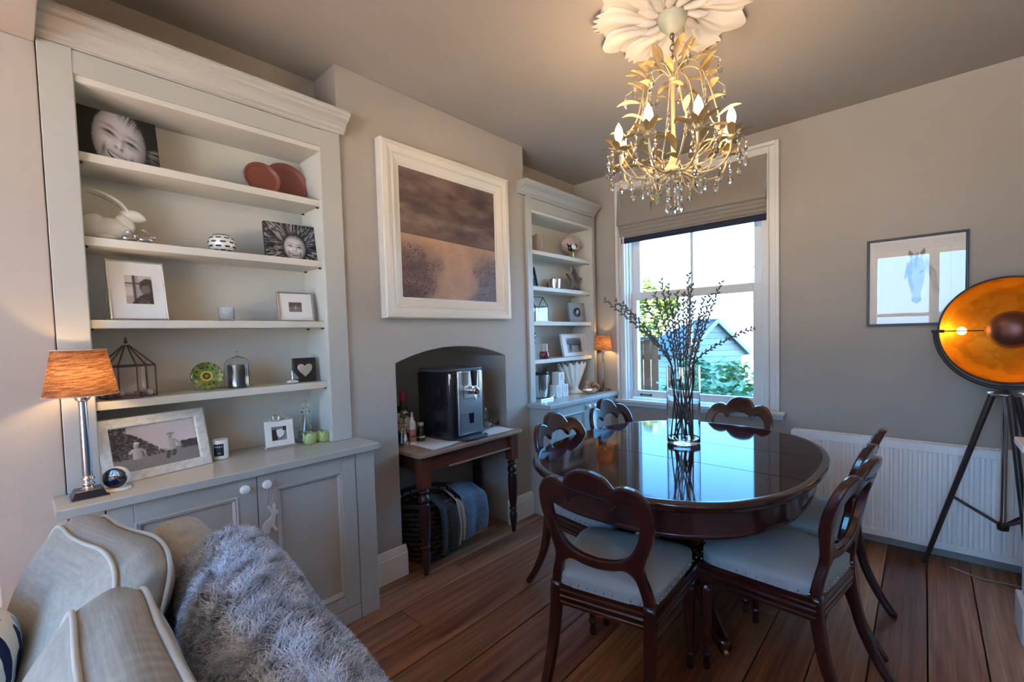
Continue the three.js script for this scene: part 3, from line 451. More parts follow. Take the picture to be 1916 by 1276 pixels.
// ================= balloon-back chairs =================
const seatM = M(.33, .37, .37, .85, { bumpMap: rep(weave, 12, 12), bumpScale: .0006, sheen: .3 });
function makeChair() {
  const c = thing('dining_chair', 'mahogany balloon-back dining chair', 'chair', [0, 0, 0], 0, 'balloon-back dining chairs');
  const wAt = (t) => mix(.185, .235, t); // half width from rear to front
  const seat = grid(40, 12, (u, v) => { // ring round the seat from the centre out and down
    const a = u * 2 * PI, ca = cos(a), sa = sin(a), e = .32, X = Math.sign(ca) * pow(abs(ca), e), Z = Math.sign(sa) * pow(abs(sa), e), k = v < .75 ? v / .75 : 1, dn = v < .75 ? 0 : (v - .75) / .25;
    const zz = Z * k * .205, xx = X * k * wAt(clamp((zz + .205) / .41)); return [xx * (1 + .006 * sin(dn * PI)), .476 - .022 * pow(k, 4) + .004 * cos(k * 2) - dn * .042, zz + .0];
  }, true);
  obj('seat_cushion', seat, (() => { const m = seatM.clone(); m.side = THREE.DoubleSide; m.bumpMap = rep(weave, 8, 6); return m; })(), c);
  // studs along the lower edge of the cover
  const studs = []; const st = new THREE.SphereGeometry(.0042, 6, 4);
  for (let i = 0; i < 12; i++) { const t = (i + .5) / 12, z = mix(-.195, .195, t), w = wAt((z + .205) / .41) + .001; for (const s of [-1, 1]) studs.push(st.clone().translate(s * w, .424, z)); }
  for (let i = 0; i < 10; i++) { const t = (i + .5) / 10; studs.push(st.clone().translate(mix(-.155, .155, t), .424, -.206)); studs.push(st.clone().translate(mix(-.2, .2, t), .424, .206)); }
  tag(obj('brass_studs', studs, silverM, c), null, null, null, 'stuff');
  // reeded seat rails
  const rp = [[-.012, .34], [.006, .34], [.01, .345], [.01, .352], [.007, .355], [.011, .36], [.011, .372], [.007, .376], [.011, .38], [.011, .392], [.006, .396], [.006, .412], [-.012, .412]];
  const rail = (len) => prof(rp, len).translate(0, 0, -len / 2), ang = Math.atan2(.05, .41);
  for (const s of [-1, 1]) { const m = obj('side_rail', rail(.4), mahogM, c, [s * .206, 0, 0]); if (s < 0) m.rotation.y = PI; m.rotation.y += ang; if (s < 0) m.rotation.y = PI - ang; }
  obj('front_rail', rail(.45).rotateY(-PI / 2), mahogM, c, [0, 0, .2]); obj('rear_rail', rail(.34).rotateY(PI / 2), mahogM, c, [0, 0, -.198]);
  for (const s of [-1, 1]) {
    obj('front_leg', latheS([[.021, .36], [.023, .34], [.016, .325], [.024, .305], [.023, .26], [.017, .12], [.013, .07], [.018, .055], [.012, .04], [.014, .012], [.013, 0]], 14, 40).translate(s * .205, 0, .178), mahogM, c);
    obj('rear_leg', taper([[s * .168, .415, -.19], [s * .17, .33, -.198], [s * .173, .2, -.225], [s * .178, .08, -.28], [s * .182, 0, -.335]], (t) => [mix(.021, .015, t), mix(.021, .0145, t)], 24, 12, 4, V(1, 0, 0)), mahogM, c);
  }
  // back: one scalloped balloon frame, dished and raked
  const o = new THREE.Shape(), V2 = (x, y) => new THREE.Vector2(x, y);
  const curve = (path, pts) => path.splineThru(pts.map((p) => V2(...p)));
  o.moveTo(.187, .40); curve(o, [[.176, .46], [.158, .52], [.164, .56], [.188, .625], [.2, .69], [.192, .75], [.166, .79], [.135, .806], [.108, .806], [.085, .796]]);
  curve(o, [[.06, .83], [.03, .845], [0, .849], [-.03, .845], [-.06, .83], [-.085, .796]]); curve(o, [[-.108, .806], [-.135, .806], [-.166, .79], [-.192, .75], [-.2, .69], [-.188, .625], [-.164, .56], [-.158, .52], [-.176, .46], [-.187, .40]]);
  o.lineTo(-.15, .40); curve(o, [[-.142, .45], [-.126, .497], [-.095, .517], [-.05, .507], [0, .502], [.05, .507], [.095, .517], [.126, .497], [.142, .45], [.15, .40]]); o.closePath();
  const h = new THREE.Path(); h.moveTo(0, .535); curve(h, [[-.06, .543], [-.11, .57], [-.143, .625], [-.153, .685], [-.142, .725], [-.118, .744], [-.094, .742], [-.072, .722]]); curve(h, [[-.05, .746], [-.02, .757], [0, .758], [.02, .757], [.05, .746], [.072, .722]]); curve(h, [[.094, .742], [.118, .744], [.142, .725], [.153, .685], [.143, .625], [.11, .57], [.06, .543], [0, .535]]);
  o.holes.push(h);
  const bg = extr(o, .032, .008, 5, 2); obj('back_frame', uvm(smoothWarp(clean(bg), (x, y, z) => [x, y, -.202 + z - .24 * (y - .4) * .62 - .28 * pow(max(0, y - .4), 2) + .55 * x * x * smooth(.5, .65, y)]), 'x'), mahogM, c);
  c.scale.set(1, 1.035, 1);
  return c;
}
const chair0 = makeChair();
[ // x, z, facing, label
  [1.328, 1.9, PI + .17, 'balloon-back dining chair at the sofa end of the table, its back to the sofa'],
  [1.762, 1.482, -PI / 2 - .17, 'balloon-back dining chair facing the fireplace side, the nearer of two to the sofa'],
  [1.75, 1.0, -PI / 2 - .04, 'balloon-back dining chair on the radiator side, the one closer to the radiator'],
  [.94, 1.455, PI / 2 - .05, 'balloon-back dining chair pushed in on the fireplace side of the table'],
  [.9, .9, PI / 2 - .12, 'balloon-back dining chair between the table and the far alcove cabinet'],
  [1.3, .665, .0, 'balloon-back dining chair under the window at the far end of the table'],
].forEach(([x, z, a, label], i) => { const c = i ? copyOf(chair0, label, [x, 0, z], a) : chair0; if (!i) { c.position.set(x, 0, z); c.rotation.y = a; c.userData.label = label; } });

// ================= vase of pussy willow =================
{
  const vx = 1.262, vz = 1.165, y0 = .7408, vg = thing('glass_vase', 'tall clear glass cylinder vase standing on the dining table', 'vase', [vx, y0, vz]);
  obj('glass', lathe([[.001, .003], [.06, .0], [.078, .002], [.081, .008], [.081, .386], [.0795, .388], [.078, .386], [.078, .03], [.07, .022], [.001, .02]], 48), glassM, vg);
  const w = thing('willow_branches', 'bunch of catkin-studded pussy willow branches standing in the glass vase', 'branches', [vx, y0, vz]);
  const bark = M(.055, .035, .028, .6), fur = M(.17, .155, .14, .9), R = rng(31);
  const right = V(cos(camera.rotation.y), 0, -sin(camera.rotation.y)), back = V(sin(camera.rotation.y), 0, cos(camera.rotation.y)).negate();
  const vp = (u, v, d) => { // pixel -> point on the upright plane through the vase, pushed d along the view
    const n = back, P = V(vx, 0, vz).addScaledVector(back, d), dir = dirOf(u, v), t = P.clone().sub(camera.position).dot(n) / dir.dot(n); return camera.position.clone().addScaledVector(dir, t).sub(V(vx, y0, vz)); };
  const tips = [[1129, 559, .06, .6], [1150, 562, -.05, .55], [1163, 566, .12, .6], [1206, 561, .1, .3], [1224, 547, -.12, .25], [1236, 520, .05, .2], [1249, 530, .15, .15], [1266, 545, -.1, .1], [1289, 508, .02, -.05], [1294, 530, -.14, -.05], [1279, 545, .16, 0], [1318, 553, .1, -.2], [1331, 548, -.08, -.25], [1351, 524, .04, -.25], [1312, 590, -.16, -.1], [1413, 612, .03, -.5], [1300, 560, .2, 0], [1258, 575, .22, .1]];
  const cat = latheS([[.0004, 0], [.005, .004], [.006, .01], [.0036, .017], [.0004, .0205]], 8, 8);
  tips.forEach(([u, v, d, lean]) => {
    const tip = vp(u, v, d), ba = R() * 2 * PI, br = .03 + .035 * R(), base = V(br * cos(ba), .024, br * sin(ba)), tl = Math.hypot(tip.x, tip.z), k = min(1, .058 / max(tl * .55, .001));
    const mouth = V(tip.x * k * .5 - base.x * .15, .3, tip.z * k * .5 - base.z * .15), lip = V(tip.x * min(.36, .06 / max(tl, .06)), .4, tip.z * min(.36, .06 / max(tl, .06)));
    const mid = lip.clone().lerp(tip, .5).add(V(0, .03 * abs(lean) + .01 * R(), 0)), cv = spline([base, mouth, lip, mid, tip]), b = sub('branch', w);
    obj('stem', taper(cv, (t) => mix(.0042, .0014, t), 30, 6), bark, b);
    const gs = []; for (let j = 0; j < 34; j++) { const t = mix(.5, .995, (j + .4 * R()) / 34), p = cv.getPointAt(t), T = cv.getTangentAt(t), a = j * 2.4, side = V(cos(a), .2, sin(a)).cross(T).normalize(), dir = T.clone().multiplyScalar(.75).addScaledVector(side, .75).normalize(), g = cat.clone().scale(.8, .65 + .4 * t, .8).applyQuaternion(new THREE.Quaternion().setFromUnitVectors(V(0, 1, 0), dir)).translate(p.x, p.y, p.z); gs.push(g); }
    tag(obj('catkins', gs, fur, b), null, null, null, 'stuff');
  });
}
// ================= side table in the fireplace =================
const SY = .682;
{
  const t = thing('side_table', 'old pine side table with turned legs standing in the fireplace opening', 'table', [-.065, 0, 1.568]);
  const hx = .235, hz = .408, s = new THREE.Shape(), r = .05; s.moveTo(-hx, -hz); s.lineTo(hx - r, -hz); s.quadraticCurveTo(hx, -hz, hx, -hz + r); s.lineTo(hx, hz - r); s.quadraticCurveTo(hx, hz, hx - r, hz); s.lineTo(-hx, hz); s.closePath();
  obj('top', uvm(extr(s, .022, .005, 10, 2).rotateX(-PI / 2).translate(0, SY - .022, 0), 'z'), pineTopM, t);
  obj('apron', [uvm(bx(.165, .183, .565, SY - .022, -.34, .34), 'z'), uvm(bx(-.2, -.182, .565, SY - .022, -.34, .34), 'z'), uvm(bx(-.18, .17, .565, SY - .022, .337, .353), 'x'), uvm(bx(-.18, .17, .565, SY - .022, -.353, -.337), 'x')], pineM, t);
  obj('apron_bead', bx(.178, .192, .562, .572, -.33, .18, .003), pineTopM, t);
  for (const [x, z] of [[.17, -.345], [.17, .345], [-.185, -.345], [-.185, .345]]) {
    const l = obj('leg', uvm(bx(x - .03, x + .03, .485, SY - .022, z - .03, z + .03, .003), 'y'), pineM, t);
    obj('turning', uvm(latheS([[.027, .488], [.02, .478], [.03, .468], [.03, .458], [.019, .448], [.024, .44], [.031, .425], [.032, .41], [.022, .398], [.027, .388], [.03, .36], [.031, .3], [.027, .22], [.021, .17], [.026, .16], [.026, .15], [.018, .142], [.024, .12], [.025, .1], [.02, .055], [.015, .02], [.014, 0]], 22, 110).translate(x, 0, z), 'y'), M(1, 1, 1, .35, { map: rep(mahogTex, 2, 1) }), l);
  }
}
{ // drinks dispenser
  const m = thing('drinks_dispenser', 'black and steel countertop drinks dispenser with a tap, on the pine table', 'appliance', [-.072, SY + .004, 1.553], PI / 2 + .05); // faces +z locally
  const w = .295, d = .3, hgt = .415, s = new THREE.Shape(), r = .06; // plan, rounded at the front
  const plan = (W, D, r) => { const q = new THREE.Shape(); q.moveTo(-W / 2, -D / 2); q.lineTo(W / 2, -D / 2); q.lineTo(W / 2, D / 2 - r); q.quadraticCurveTo(W / 2, D / 2, W / 2 - r, D / 2); q.lineTo(-W / 2 + r, D / 2); q.quadraticCurveTo(-W / 2, D / 2, -W / 2, D / 2 - r); q.closePath(); return q; };
  const up = (sh, y0, y1, b) => extr(sh, y1 - y0, b, 14, 2).rotateX(-PI / 2).scale(1, 1, -1).translate(0, y0, 0);
  obj('housing', flip(up(plan(w, d, r), .012, hgt - .012, .004)), blackM, m);
  obj('lid', flip(up(plan(w - .006, d - .006, r), hgt - .012, hgt + .004, .012)), M(.06, .06, .065, .3), m);
  obj('base', flip(up(plan(w - .02, d - .02, r), 0, .012, .002)), blackMatM, m);
  const fp = obj('front_panel', bx(-.098, .098, .022, hgt - .002, d / 2 - .02, d / 2 + .012, .01), M(.56, .58, .62, .34, { metalness: 1, anisotropy: .5 }), m);
  const txt = canvasTex(512, 128, (c, W, H) => { c.fillStyle = '#9a9da3'; c.fillRect(0, 0, W, H); c.fillStyle = '#2c2e33'; c.font = 'italic 78px serif'; c.textAlign = 'center'; c.textBaseline = 'middle'; c.fillText('Beertender', W / 2, H / 2); });
  obj('nameplate', new THREE.PlaneGeometry(.064, .016).translate(0, .232, d / 2 + .0125), M(1, 1, 1, .4, { map: txt, metalness: .6 }), m);
  obj('tap_plate', frameGeo(.13, .17, [[0, 0], [.0005, .0015], [.0022, .0015], [.003, 0]]).translate(.005, .325, d / 2 + .012), darkMetalM, m);
  obj('tap', [latheS([[.02, 0], [.024, .008], [.015, .014], [.013, .03], [.022, .036], [.023, .05], [.018, .056], [.001, .057]], 22, 30).rotateX(PI / 2).translate(0, .29, d / 2 + .012), rod([0, .285, d / 2 + .045], [0, .238, d / 2 + .052], .007, 12)], chromeM, m);
  obj('tap_ring', new THREE.TorusGeometry(.012, .0022, 8, 20).translate(0, .29, d / 2 + .07), blackM, m);
  obj('tap_handle', extr(poly([[-.011, .32], [.011, .32], [.02, .405], [.014, .412], [-.014, .412], [-.02, .405]]), .024, .004, 8, 2).translate(0, 0, d / 2 + .03), blackM, m);
  obj('display_window', extr(poly([[-.016, .09], [.016, .09], [.022, .152], [-.022, .152]]), .003, .0008).translate(0, 0, d / 2 + .0105), M(.01, .012, .03, .08), m);
  obj('drip_tray', [flip(up(plan(.2, .1, .045), 0, .014, .003)).translate(0, 0, d / 2 + .02), bx(-.075, .075, .013, .0165, d / 2 - .005, d / 2 + .05, .001)], M(.05, .05, .055, .2), m);
}
{ // paper mat, bottles, glasses
  const mat = obj('paper_mat', uvm(grid(20, 10, (u, v) => { const x = mix(-.2, .12, v), z = mix(1.21, 1.86, u); return [x + .012 * sin(u * 8), SY + .0015 + .002 * pow(sin(u * 7 + v * 3), 2), z]; })), M(.72, .71, .67, .8, { side: THREE.DoubleSide })); tag(mat, 'pale paper mat spread on the pine table under the dispenser', 'mat');
  const put = (name, label, cat, x, z, parts, dy = 0) => { const t = thing(name, label, cat, [x, SY + dy, z]); parts.forEach(([n, g, m]) => obj(n, g, m, t)); return t; };
  const wineG = [[.001, 0], [.036, .002], [.038, .01], [.038, .17], [.032, .2], [.016, .225], [.0145, .28], [.015, .3], [.001, .3]];
  const dkGlass = M(.012, .016, .012, .06, { clearcoat: 1 });
  put('wine_bottle', 'dark wine bottle with a cream label and crimson foil neck, beside the dispenser', 'bottle', -.19, 1.838, [['glass', lathe(wineG, 26), dkGlass], ['foil', lathe([[.001, .2995], [.0158, .302], [.0158, .245], [.0152, .24]].reverse(), 20), M(.35, .01, .05, .4)], ['label', lathe([[.0385, .06], [.0385, .15]], 26), M(.62, .54, .45, .8, { side: THREE.DoubleSide })]]);
  { // second bottle whose paper label stands high on the shoulder
    const b = put('gift_bottle', 'dark bottle with a tall cream printed label, against the left of the recess', 'bottle', -.2, 1.9, [['glass', lathe(wineG.map(([r, y]) => [r * 1.02, y * 1.08]), 24), dkGlass]]);
    const t = canvasTex(128, 160, (c, W, H) => { c.fillStyle = '#cdbda6'; c.fillRect(0, 0, W, H); c.strokeStyle = '#4a3b33'; c.lineWidth = 3; c.beginPath(); c.moveTo(0, 70); c.lineTo(W, 50); c.moveTo(70, 0); c.lineTo(W, 60); c.moveTo(0, 110); c.lineTo(W, 92); c.stroke(); c.fillStyle = '#3a2d27'; c.fillRect(30, 84, 26, 10); });
    obj('label', new THREE.CylinderGeometry(.0395, .0395, .1, 24, 1, true), M(1, 1, 1, .8, { map: t }), b, [0, .13, 0]);
  }
  put('lever_corkscrew', 'polished metal lever corkscrew standing on the pine table', 'corkscrew', -.1, 1.885, [
    ['stem', [latheS([[.02, 0], [.018, .03], [.011, .07], [.009, .11], [.013, .125]], 16, 20), rod([-.006, .12, 0], [-.006, .165, 0], .006)], chromeM], ['lever', [taper([[0, .1, .014], [.004, .06, .026], [.006, .012, .028]], (t) => mix(.004, .007, t), 12, 8), taper([[0, .1, -.014], [.004, .06, -.026], [.006, .012, -.028]], (t) => mix(.004, .007, t), 12, 8)], chromeM], ['grip', latheS([[.004, .155], [.02, .165], [.026, .185], [.021, .205], [.001, .212]], 18, 20), M(.35, .37, .36, .12, { metalness: 1 })], ['hinge_bolt', rod([-.004, .12, -.018], [-.004, .12, .018], .006), goldM]]);
  put('pump_bottle', 'slim white bottle with a terracotta wrapper and pointed cap', 'bottle', -.085, 1.845, [['body', latheS([[.001, 0], [.019, .001], [.0205, .006], [.0205, .11], [.018, .128], [.011, .142]], 20, 40), M(.62, .57, .5, .5)], ['wrapper', lathe([[.0212, .018], [.0212, .066]], 20), M(.34, .12, .08, .6, { side: THREE.DoubleSide })], ['band', lathe([[.0215, .046], [.0215, .054]], 20), M(.02, .02, .05, .5, { side: THREE.DoubleSide })], ['upper_wrapper', lathe([[.0212, .066], [.0212, .09]], 20), M(.38, .14, .09, .6, { side: THREE.DoubleSide })], ['nozzle', latheS([[.011, .14], [.009, .155], [.006, .165], [.005, .185], [.001, .187]], 14, 16), M(.66, .6, .54, .5)]]);
  put('spice_jar', 'small dark jar with a pale lid next to the dispenser', 'jar', -.115, 1.77, [['glass', latheS([[.001, 0], [.024, .002], [.025, .04], [.023, .07], [.017, .085], [.017, .095]], 20, 30), dkGlass], ['lid', lathe([[.001, .094], [.0185, .094], [.0185, .112], [.001, .113]], 20), M(.4, .4, .4, .4)], ['label', lathe([[.0258, .02], [.0258, .034]], 20), M(.5, .5, .52, .7, { side: THREE.DoubleSide })]]);
  const tumbler = (x, z, h, r, label) => put('drinking_glass', label, 'glass', x, z, [['bowl', lathe([[.001, .004], [r * .8, .001], [r * .92, .004], [r, h * .5], [r * .99, h], [r * .96, h], [r * .965, h * .5], [r * .85, .012], [.001, .01]], 32), glassM]]);
  tumbler(-.055, 1.285, .118, .04, 'clear straight drinking glass standing nearer the dispenser'); tumbler(-.08, 1.2, .118, .038, 'clear straight drinking glass against the right jamb of the recess');
  put('wine_glass', 'stemmed clear wine glass half hidden behind the dispenser', 'glass', -.03, 1.352, [['bowl', lathe([[.001, .002], [.03, .001], [.032, .003], [.005, .008], [.004, .055], [.012, .066], [.03, .09], [.034, .12], [.029, .15], [.0275, .15], [.032, .12], [.028, .092], [.01, .07], [.001, .068]], 28), glassM]]);
  put('tall_box', 'tall pale carton with a dark side behind the drinking glasses', 'box', -.2, 1.36, [['carton', bx(-.03, .03, 0, .19, -.03, .03, .002), M(.55, .55, .53, .7)], ['dark_panel', bx(-.028, .03, .005, .205, -.042, -.03, .001), blackMatM]]);
}
{ // basket with a blue cushion below the table
  const b = thing('log_basket', 'dark woven basket on the hearth under the pine table', 'basket', [-.14, 0, 1.72]), m = M(.035, .028, .024, .7), R = rng(3);
  const rad = (y) => mix(.155, .185, y / .3); for (let k = 0; k < 10; k++) { const y = .02 + k * .03; obj('weave_row', taper(spline(Array.from({ length: 40 }, (_, i) => { const a = i / 40 * 2 * PI, r = rad(y) + .007 * (i % 2 === k % 2 ? 1 : -1); return V(r * cos(a), y, r * sin(a) * 1.1); }), true), .0145, 80, 6), m, b); }
  for (let i = 0; i < 20; i++) { const a = i / 20 * 2 * PI; obj('stake', rod([rad(0) * cos(a), 0, rad(0) * 1.1 * sin(a)], [rad(.32) * cos(a), .33, rad(.32) * 1.1 * sin(a)], .006, 6), m, b); }
  obj('rim', taper(spline(Array.from({ length: 32 }, (_, i) => { const a = i / 32 * 2 * PI; return V(.19 * cos(a), .335, .19 * 1.1 * sin(a)); }), true), .014, 64, 8), m, b); obj('base', new THREE.CylinderGeometry(.15, .15, .012, 24).scale(1, 1, 1.1).translate(0, .012, 0), m, b);
  const knit = (seed, a, c) => tex(256, 256, (u, v) => { const n = fbm(u, v, 32, seed, 3), q = .5 + .5 * sin(u * 2 * PI * 20 + 2 * sin(v * 2 * PI * 24)), t = clamp(.6 * n + .4 * q); return a.map((x, i) => mix(x, c[i], t)); });
  const cu = thing('blanket', 'folded knitted blanket, charcoal and slate blue with a pale stripe, hanging over the basket', 'blanket', [.045, 0, 1.62], 0);
  const fold = (z0, z1, y0, y1, ph) => grid(16, 22, (u, v) => { const z = mix(z0, z1, u), y = mix(y1 + .03 * (u - .5), y0 - .03 * u, v), x = .02 + .05 * sin(v * 2.2 + .2) + .012 * sin(u * 9 + ph) + (v < .15 ? -.12 * (1 - v / .15) : 0); return [x, y, z]; });
  const dm = (o) => M(1, 1, 1, .95, { side: THREE.DoubleSide, ...o });
  obj('charcoal_part', fold(.06, .19, .09, .37, 0), dm({ map: knit(61, [26, 25, 26], [84, 82, 76]) }), cu); obj('stripe', fold(.02, .065, .1, .375, .5), dm({ map: knit(63, [120, 128, 124], [176, 184, 176]) }), cu); obj('blue_part', fold(-.16, .025, .115, .385, 1), dm({ map: knit(62, [58, 74, 92], [128, 148, 166]), bumpMap: knit(62, [0, 0, 0], [255, 255, 255]), bumpScale: .004 }), cu);
}
// ================= sofa =================
const linenTint = tex(256, 256, (u, v) => { const n = 236 + 34 * (fbm(u, v, 16, 91, 4) - .5) + 14 * (vnoise(u * 128, v * 16, 128, 16, 92) - .5); return [n, n, n]; });
const sofaM = M(.41, .385, .335, .9, { map: rep(linenTint, 3, 3), bumpMap: rep(weave, 14, 14), bumpScale: .0005, sheen: .25, sheenRoughness: .6, side: THREE.DoubleSide });
{
  const s = thing('sofa', 'cream linen sofa with piped box back cushions, seen from behind the dining table', 'sofa', [0, 0, 0]);
  // upholstered back: rounded slab along x
  const slab = (x0, x1, zc, hz, y0, y1, rT) => grid(60, 40, (u, v) => { const x = mix(x0, x1, v), endk = min(v, 1 - v) * (x1 - x0), er = endk < rT ? sqrt(max(0, 1 - pow(1 - endk / rT, 2))) : 1; const a = u * 2 * PI, ca = cos(a), sa = sin(a), e = .5; const Y = Math.sign(sa) * pow(abs(sa), e), Z = Math.sign(ca) * pow(abs(ca), e); const hy = (y1 - y0) / 2; return [x, (y0 + y1) / 2 + Y * (hy - rT * (1 - er) * .8) + .006 * sin(x * 11) * (Y > .5 ? 1 : 0), zc + .03 * (x - 1.3) + Z * hz * (.55 + .45 * er)]; }, true);
  obj('back', slab(.4, 2.5, 3.06, .078, .12, .785, .1), sofaM, s);
  obj('arm', grid(40, 40, (u, v) => { const a = u * 2 * PI, z = mix(3.0, 3.95, v), r = .1 * (v < .06 ? sqrt(1 - pow(1 - v / .06, 2)) : 1); return [.5 + 1.05 * r * cos(a), .545 + r * sin(a), z]; }, true), sofaM, s);
  obj('arm_panel', bx(.42, .58, .1, .6, 3.02, 3.9, .03), sofaM, s);
  obj('base', bx(.45, 2.5, .1, .3, 3.0, 3.92, .03), sofaM, s);
  for (let k = 0; k < 2; k++) obj('seat_cushion', grid(40, 24, (u, v) => { const a = u * 2 * PI, X = Math.sign(cos(a)) * pow(abs(cos(a)), .3), Z = Math.sign(sin(a)) * pow(abs(sin(a)), .3), ph = (v - .5) * PI, k2 = pow(cos(ph), .35); return [1.06 + k * .94 + X * .45 * k2, .38 + .08 * Math.sign(sin(ph)) * pow(abs(sin(ph)), .6), 3.58 + Z * .33 * k2]; }, true), sofaM, s);
  // box back cushions: band on top between two piped edges
  const cushion = (x0, x1, zb, zf, y0, y1, sag, lean, skew) => {
    const c = sub('back_cushion', s), hx = (x1 - x0) / 2, hy = (y1 - y0) / 2, cx = (x0 + x1) / 2, cy = (y0 + y1) / 2, e = .34;
    const outline = (a, grow) => { const X = Math.sign(cos(a)) * pow(abs(cos(a)), e), Y = Math.sign(sin(a)) * pow(abs(sin(a)), e); const dip = Y > 0 ? sag * (1 - X * X) - sag * .5 : 0; return [cx + X * (hx + grow), cy + Y * (hy + grow) + dip + .012 * sin(X * 3.1) * Y]; };
    const zl = (y, x = cx) => lean * (y1 - y) + skew * (x - cx);
    obj('boxing', grid(96, 8, (u, v) => { const a = u * 2 * PI, [x, y] = outline(a, .016 * sin(v * PI) + .003 * sin(u * 70 + v * 4) * sin(v * PI)); return [x, y, mix(zb, zf, v) + zl(y, x)]; }, true), sofaM, c);
    for (const [z, dir] of [[zb, -1], [zf, 1]]) {
      obj('face', grid(96, 14, (u, v) => { const a = u * 2 * PI, [x, y] = outline(a, 0), k = 1 - v; return [cx + (x - cx) * k, cy + (y - cy) * k, z + zl(cy + (y - cy) * k, cx + (x - cx) * k) + dir * .07 * (1 - pow(k, 3))]; }, true), sofaM, c);
      obj('piping', taper(spline(Array.from({ length: 96 }, (_, i) => { const [x, y] = outline(i / 96 * 2 * PI, .004); return V(x, y, z + zl(y, x)); }), true), .0045, 192, 7), M(.46, .43, .37, .9), c);
    }
  };
  cushion(.44, .99, 3.16, 3.245, .45, .85, -.012, .3, -.11);
  cushion(1.06, 1.8, 3.21, 3.3, .45, .878, -.006, .3, .05);
  for (const [x, z] of [[.48, 3.05], [.48, 3.86], [2.45, 3.05], [2.45, 3.86]]) obj('foot', lathe([[.001, 0], [.018, 0], [.026, .1], [.001, .1]], 14).translate(x, 0, z), mahogM, s);
  // mohair throw over the back
  const t = thing('throw', 'fluffy blue-grey mohair throw draped along the back of the cream sofa', 'throw', [0, 0, 0]);
  const TX0 = .78, TX1 = 2.2, path = (v) => { // over the back from the seat side to the dining side
    const P = [[3.155, .60], [3.152, .70], [3.142, .765], [3.11, .81], [3.05, .826], [2.99, .805], [2.957, .755], [2.945, .68], [2.94, .57], [2.938, .44]], f = v * (P.length - 1), i = min(P.length - 2, floor(f)), k = f - i, q = (j) => P[clamp(j, 0, P.length - 1)];
    const cr = (a, b, c, d, t) => .5 * (2 * b + (c - a) * t + (2 * a - 5 * b + 4 * c - d) * t * t + (3 * b - a - 3 * c + d) * t * t * t); return [cr(q(i - 1)[0], q(i)[0], q(i + 1)[0], q(i + 2)[0], k), cr(q(i - 1)[1], q(i)[1], q(i + 1)[1], q(i + 2)[1], k)]; };
  const surf = (u, v) => { const [z, y] = path(v), x = mix(TX0, TX1, u) + .02 * sin(v * 7), e = smooth(0, .045, u), n = .006 * sin(u * 23 + v * 5) + .005 * sin(u * 11 - v * 9), dz = (z - 3.035) * (1 + .05 * sin(u * 6)); return [x, y * (.955 + .035 * e) + n, 3.035 + .1 * (x - 1.3) + dz * (.88 + .12 * e)]; };
  obj('cloth', grid(90, 70, surf), M(.36, .4, .46, 1, { side: THREE.DoubleSide }), t);
  const blade = new THREE.BufferGeometry(); { const w = .0008, p = []; const q = [[0, 0], [.35, .25], [.75, .8], [1, 1.6]].map(([y, z]) => [y * .008, z * .006]); for (let i = 0; i < 3; i++) { const a = w * (1 - i * .3), b = w * (1 - (i + 1) * .3); const [y0, z0] = q[i], [y1, z1] = q[i + 1]; p.push(-a, y0, z0, a, y0, z0, b, y1, z1, -a, y0, z0, b, y1, z1, -b, y1, z1); } blade.setAttribute('position', new THREE.Float32BufferAttribute(p, 3)); blade.computeVertexNormals(); }
  const NF = 90000, inst = new THREE.InstancedMesh(blade, M(1, 1, 1, .85, { side: THREE.DoubleSide }), NF), R = rng(19), m4 = new THREE.Matrix4(), q = new THREE.Quaternion(), q2 = new THREE.Quaternion(), col = new THREE.Color();
  for (let i = 0; i < NF; i++) {
    const u = R() * .72, v = R() * .95, p = V(...surf(u, v)), a = V(...surf(u + .003, v)).sub(p), b = V(...surf(u, v + .003)).sub(p), n = b.cross(a).normalize(); if (n.dot(V(0, p.y - .6, p.z - 3.035)) < 0) n.negate();
    q.setFromUnitVectors(V(0, 1, 0), n); q2.setFromAxisAngle(V(0, 1, 0), 5 * (R() - .5) + 4 * vnoise(u * 26, v * 18, 64, 64, 4)); q.multiply(q2); const s = .8 + 1.1 * R(); m4.compose(p, q, V(1 + R(), s, s * (.6 + R()))); inst.setMatrixAt(i, m4);
    const g = clamp(-.12 + 1.25 * vnoise(u * 62 + v * 14, v * 26, 256, 256, 8) * (.55 + .9 * vnoise(u * 130, v * 60, 256, 256, 9)) + .3 * (R() - .3)); col.setRGB(mix(.19, .76, g), mix(.215, .84, g), mix(.26, .98, g)); inst.setColorAt(i, col);
  }
  inst.name = 'mohair_pile'; inst.userData.kind = 'stuff'; inst.castShadow = inst.receiveShadow = true; t.add(inst);
  // patterned cushion at the edge of view
  const pc = thing('patterned_cushion', 'navy and white brushstroke patterned cushion on the sofa seat', 'cushion', [.71, .6, 3.475], .3); pc.rotation.z = .12; pc.rotation.x = -.25;
  const pt = canvasTex(512, 512, (c, W, H) => { c.fillStyle = '#e4e0d4'; c.fillRect(0, 0, W, H); const R = rng(4); for (let k = 0; k < 46; k++) { c.fillStyle = ['#10204a', '#0c1838', '#17305e', '#8fb4d2'][floor(R() * 4)]; const x = R() * W, y = R() * H, l = 60 + 110 * R(), w = 14 + 22 * R(), a = -.9 + .4 * R(); c.save(); c.translate(x, y); c.rotate(a); c.beginPath(); c.ellipse(0, 0, l / 2, w / 2, 0, 0, 7); c.fill(); c.restore(); } });
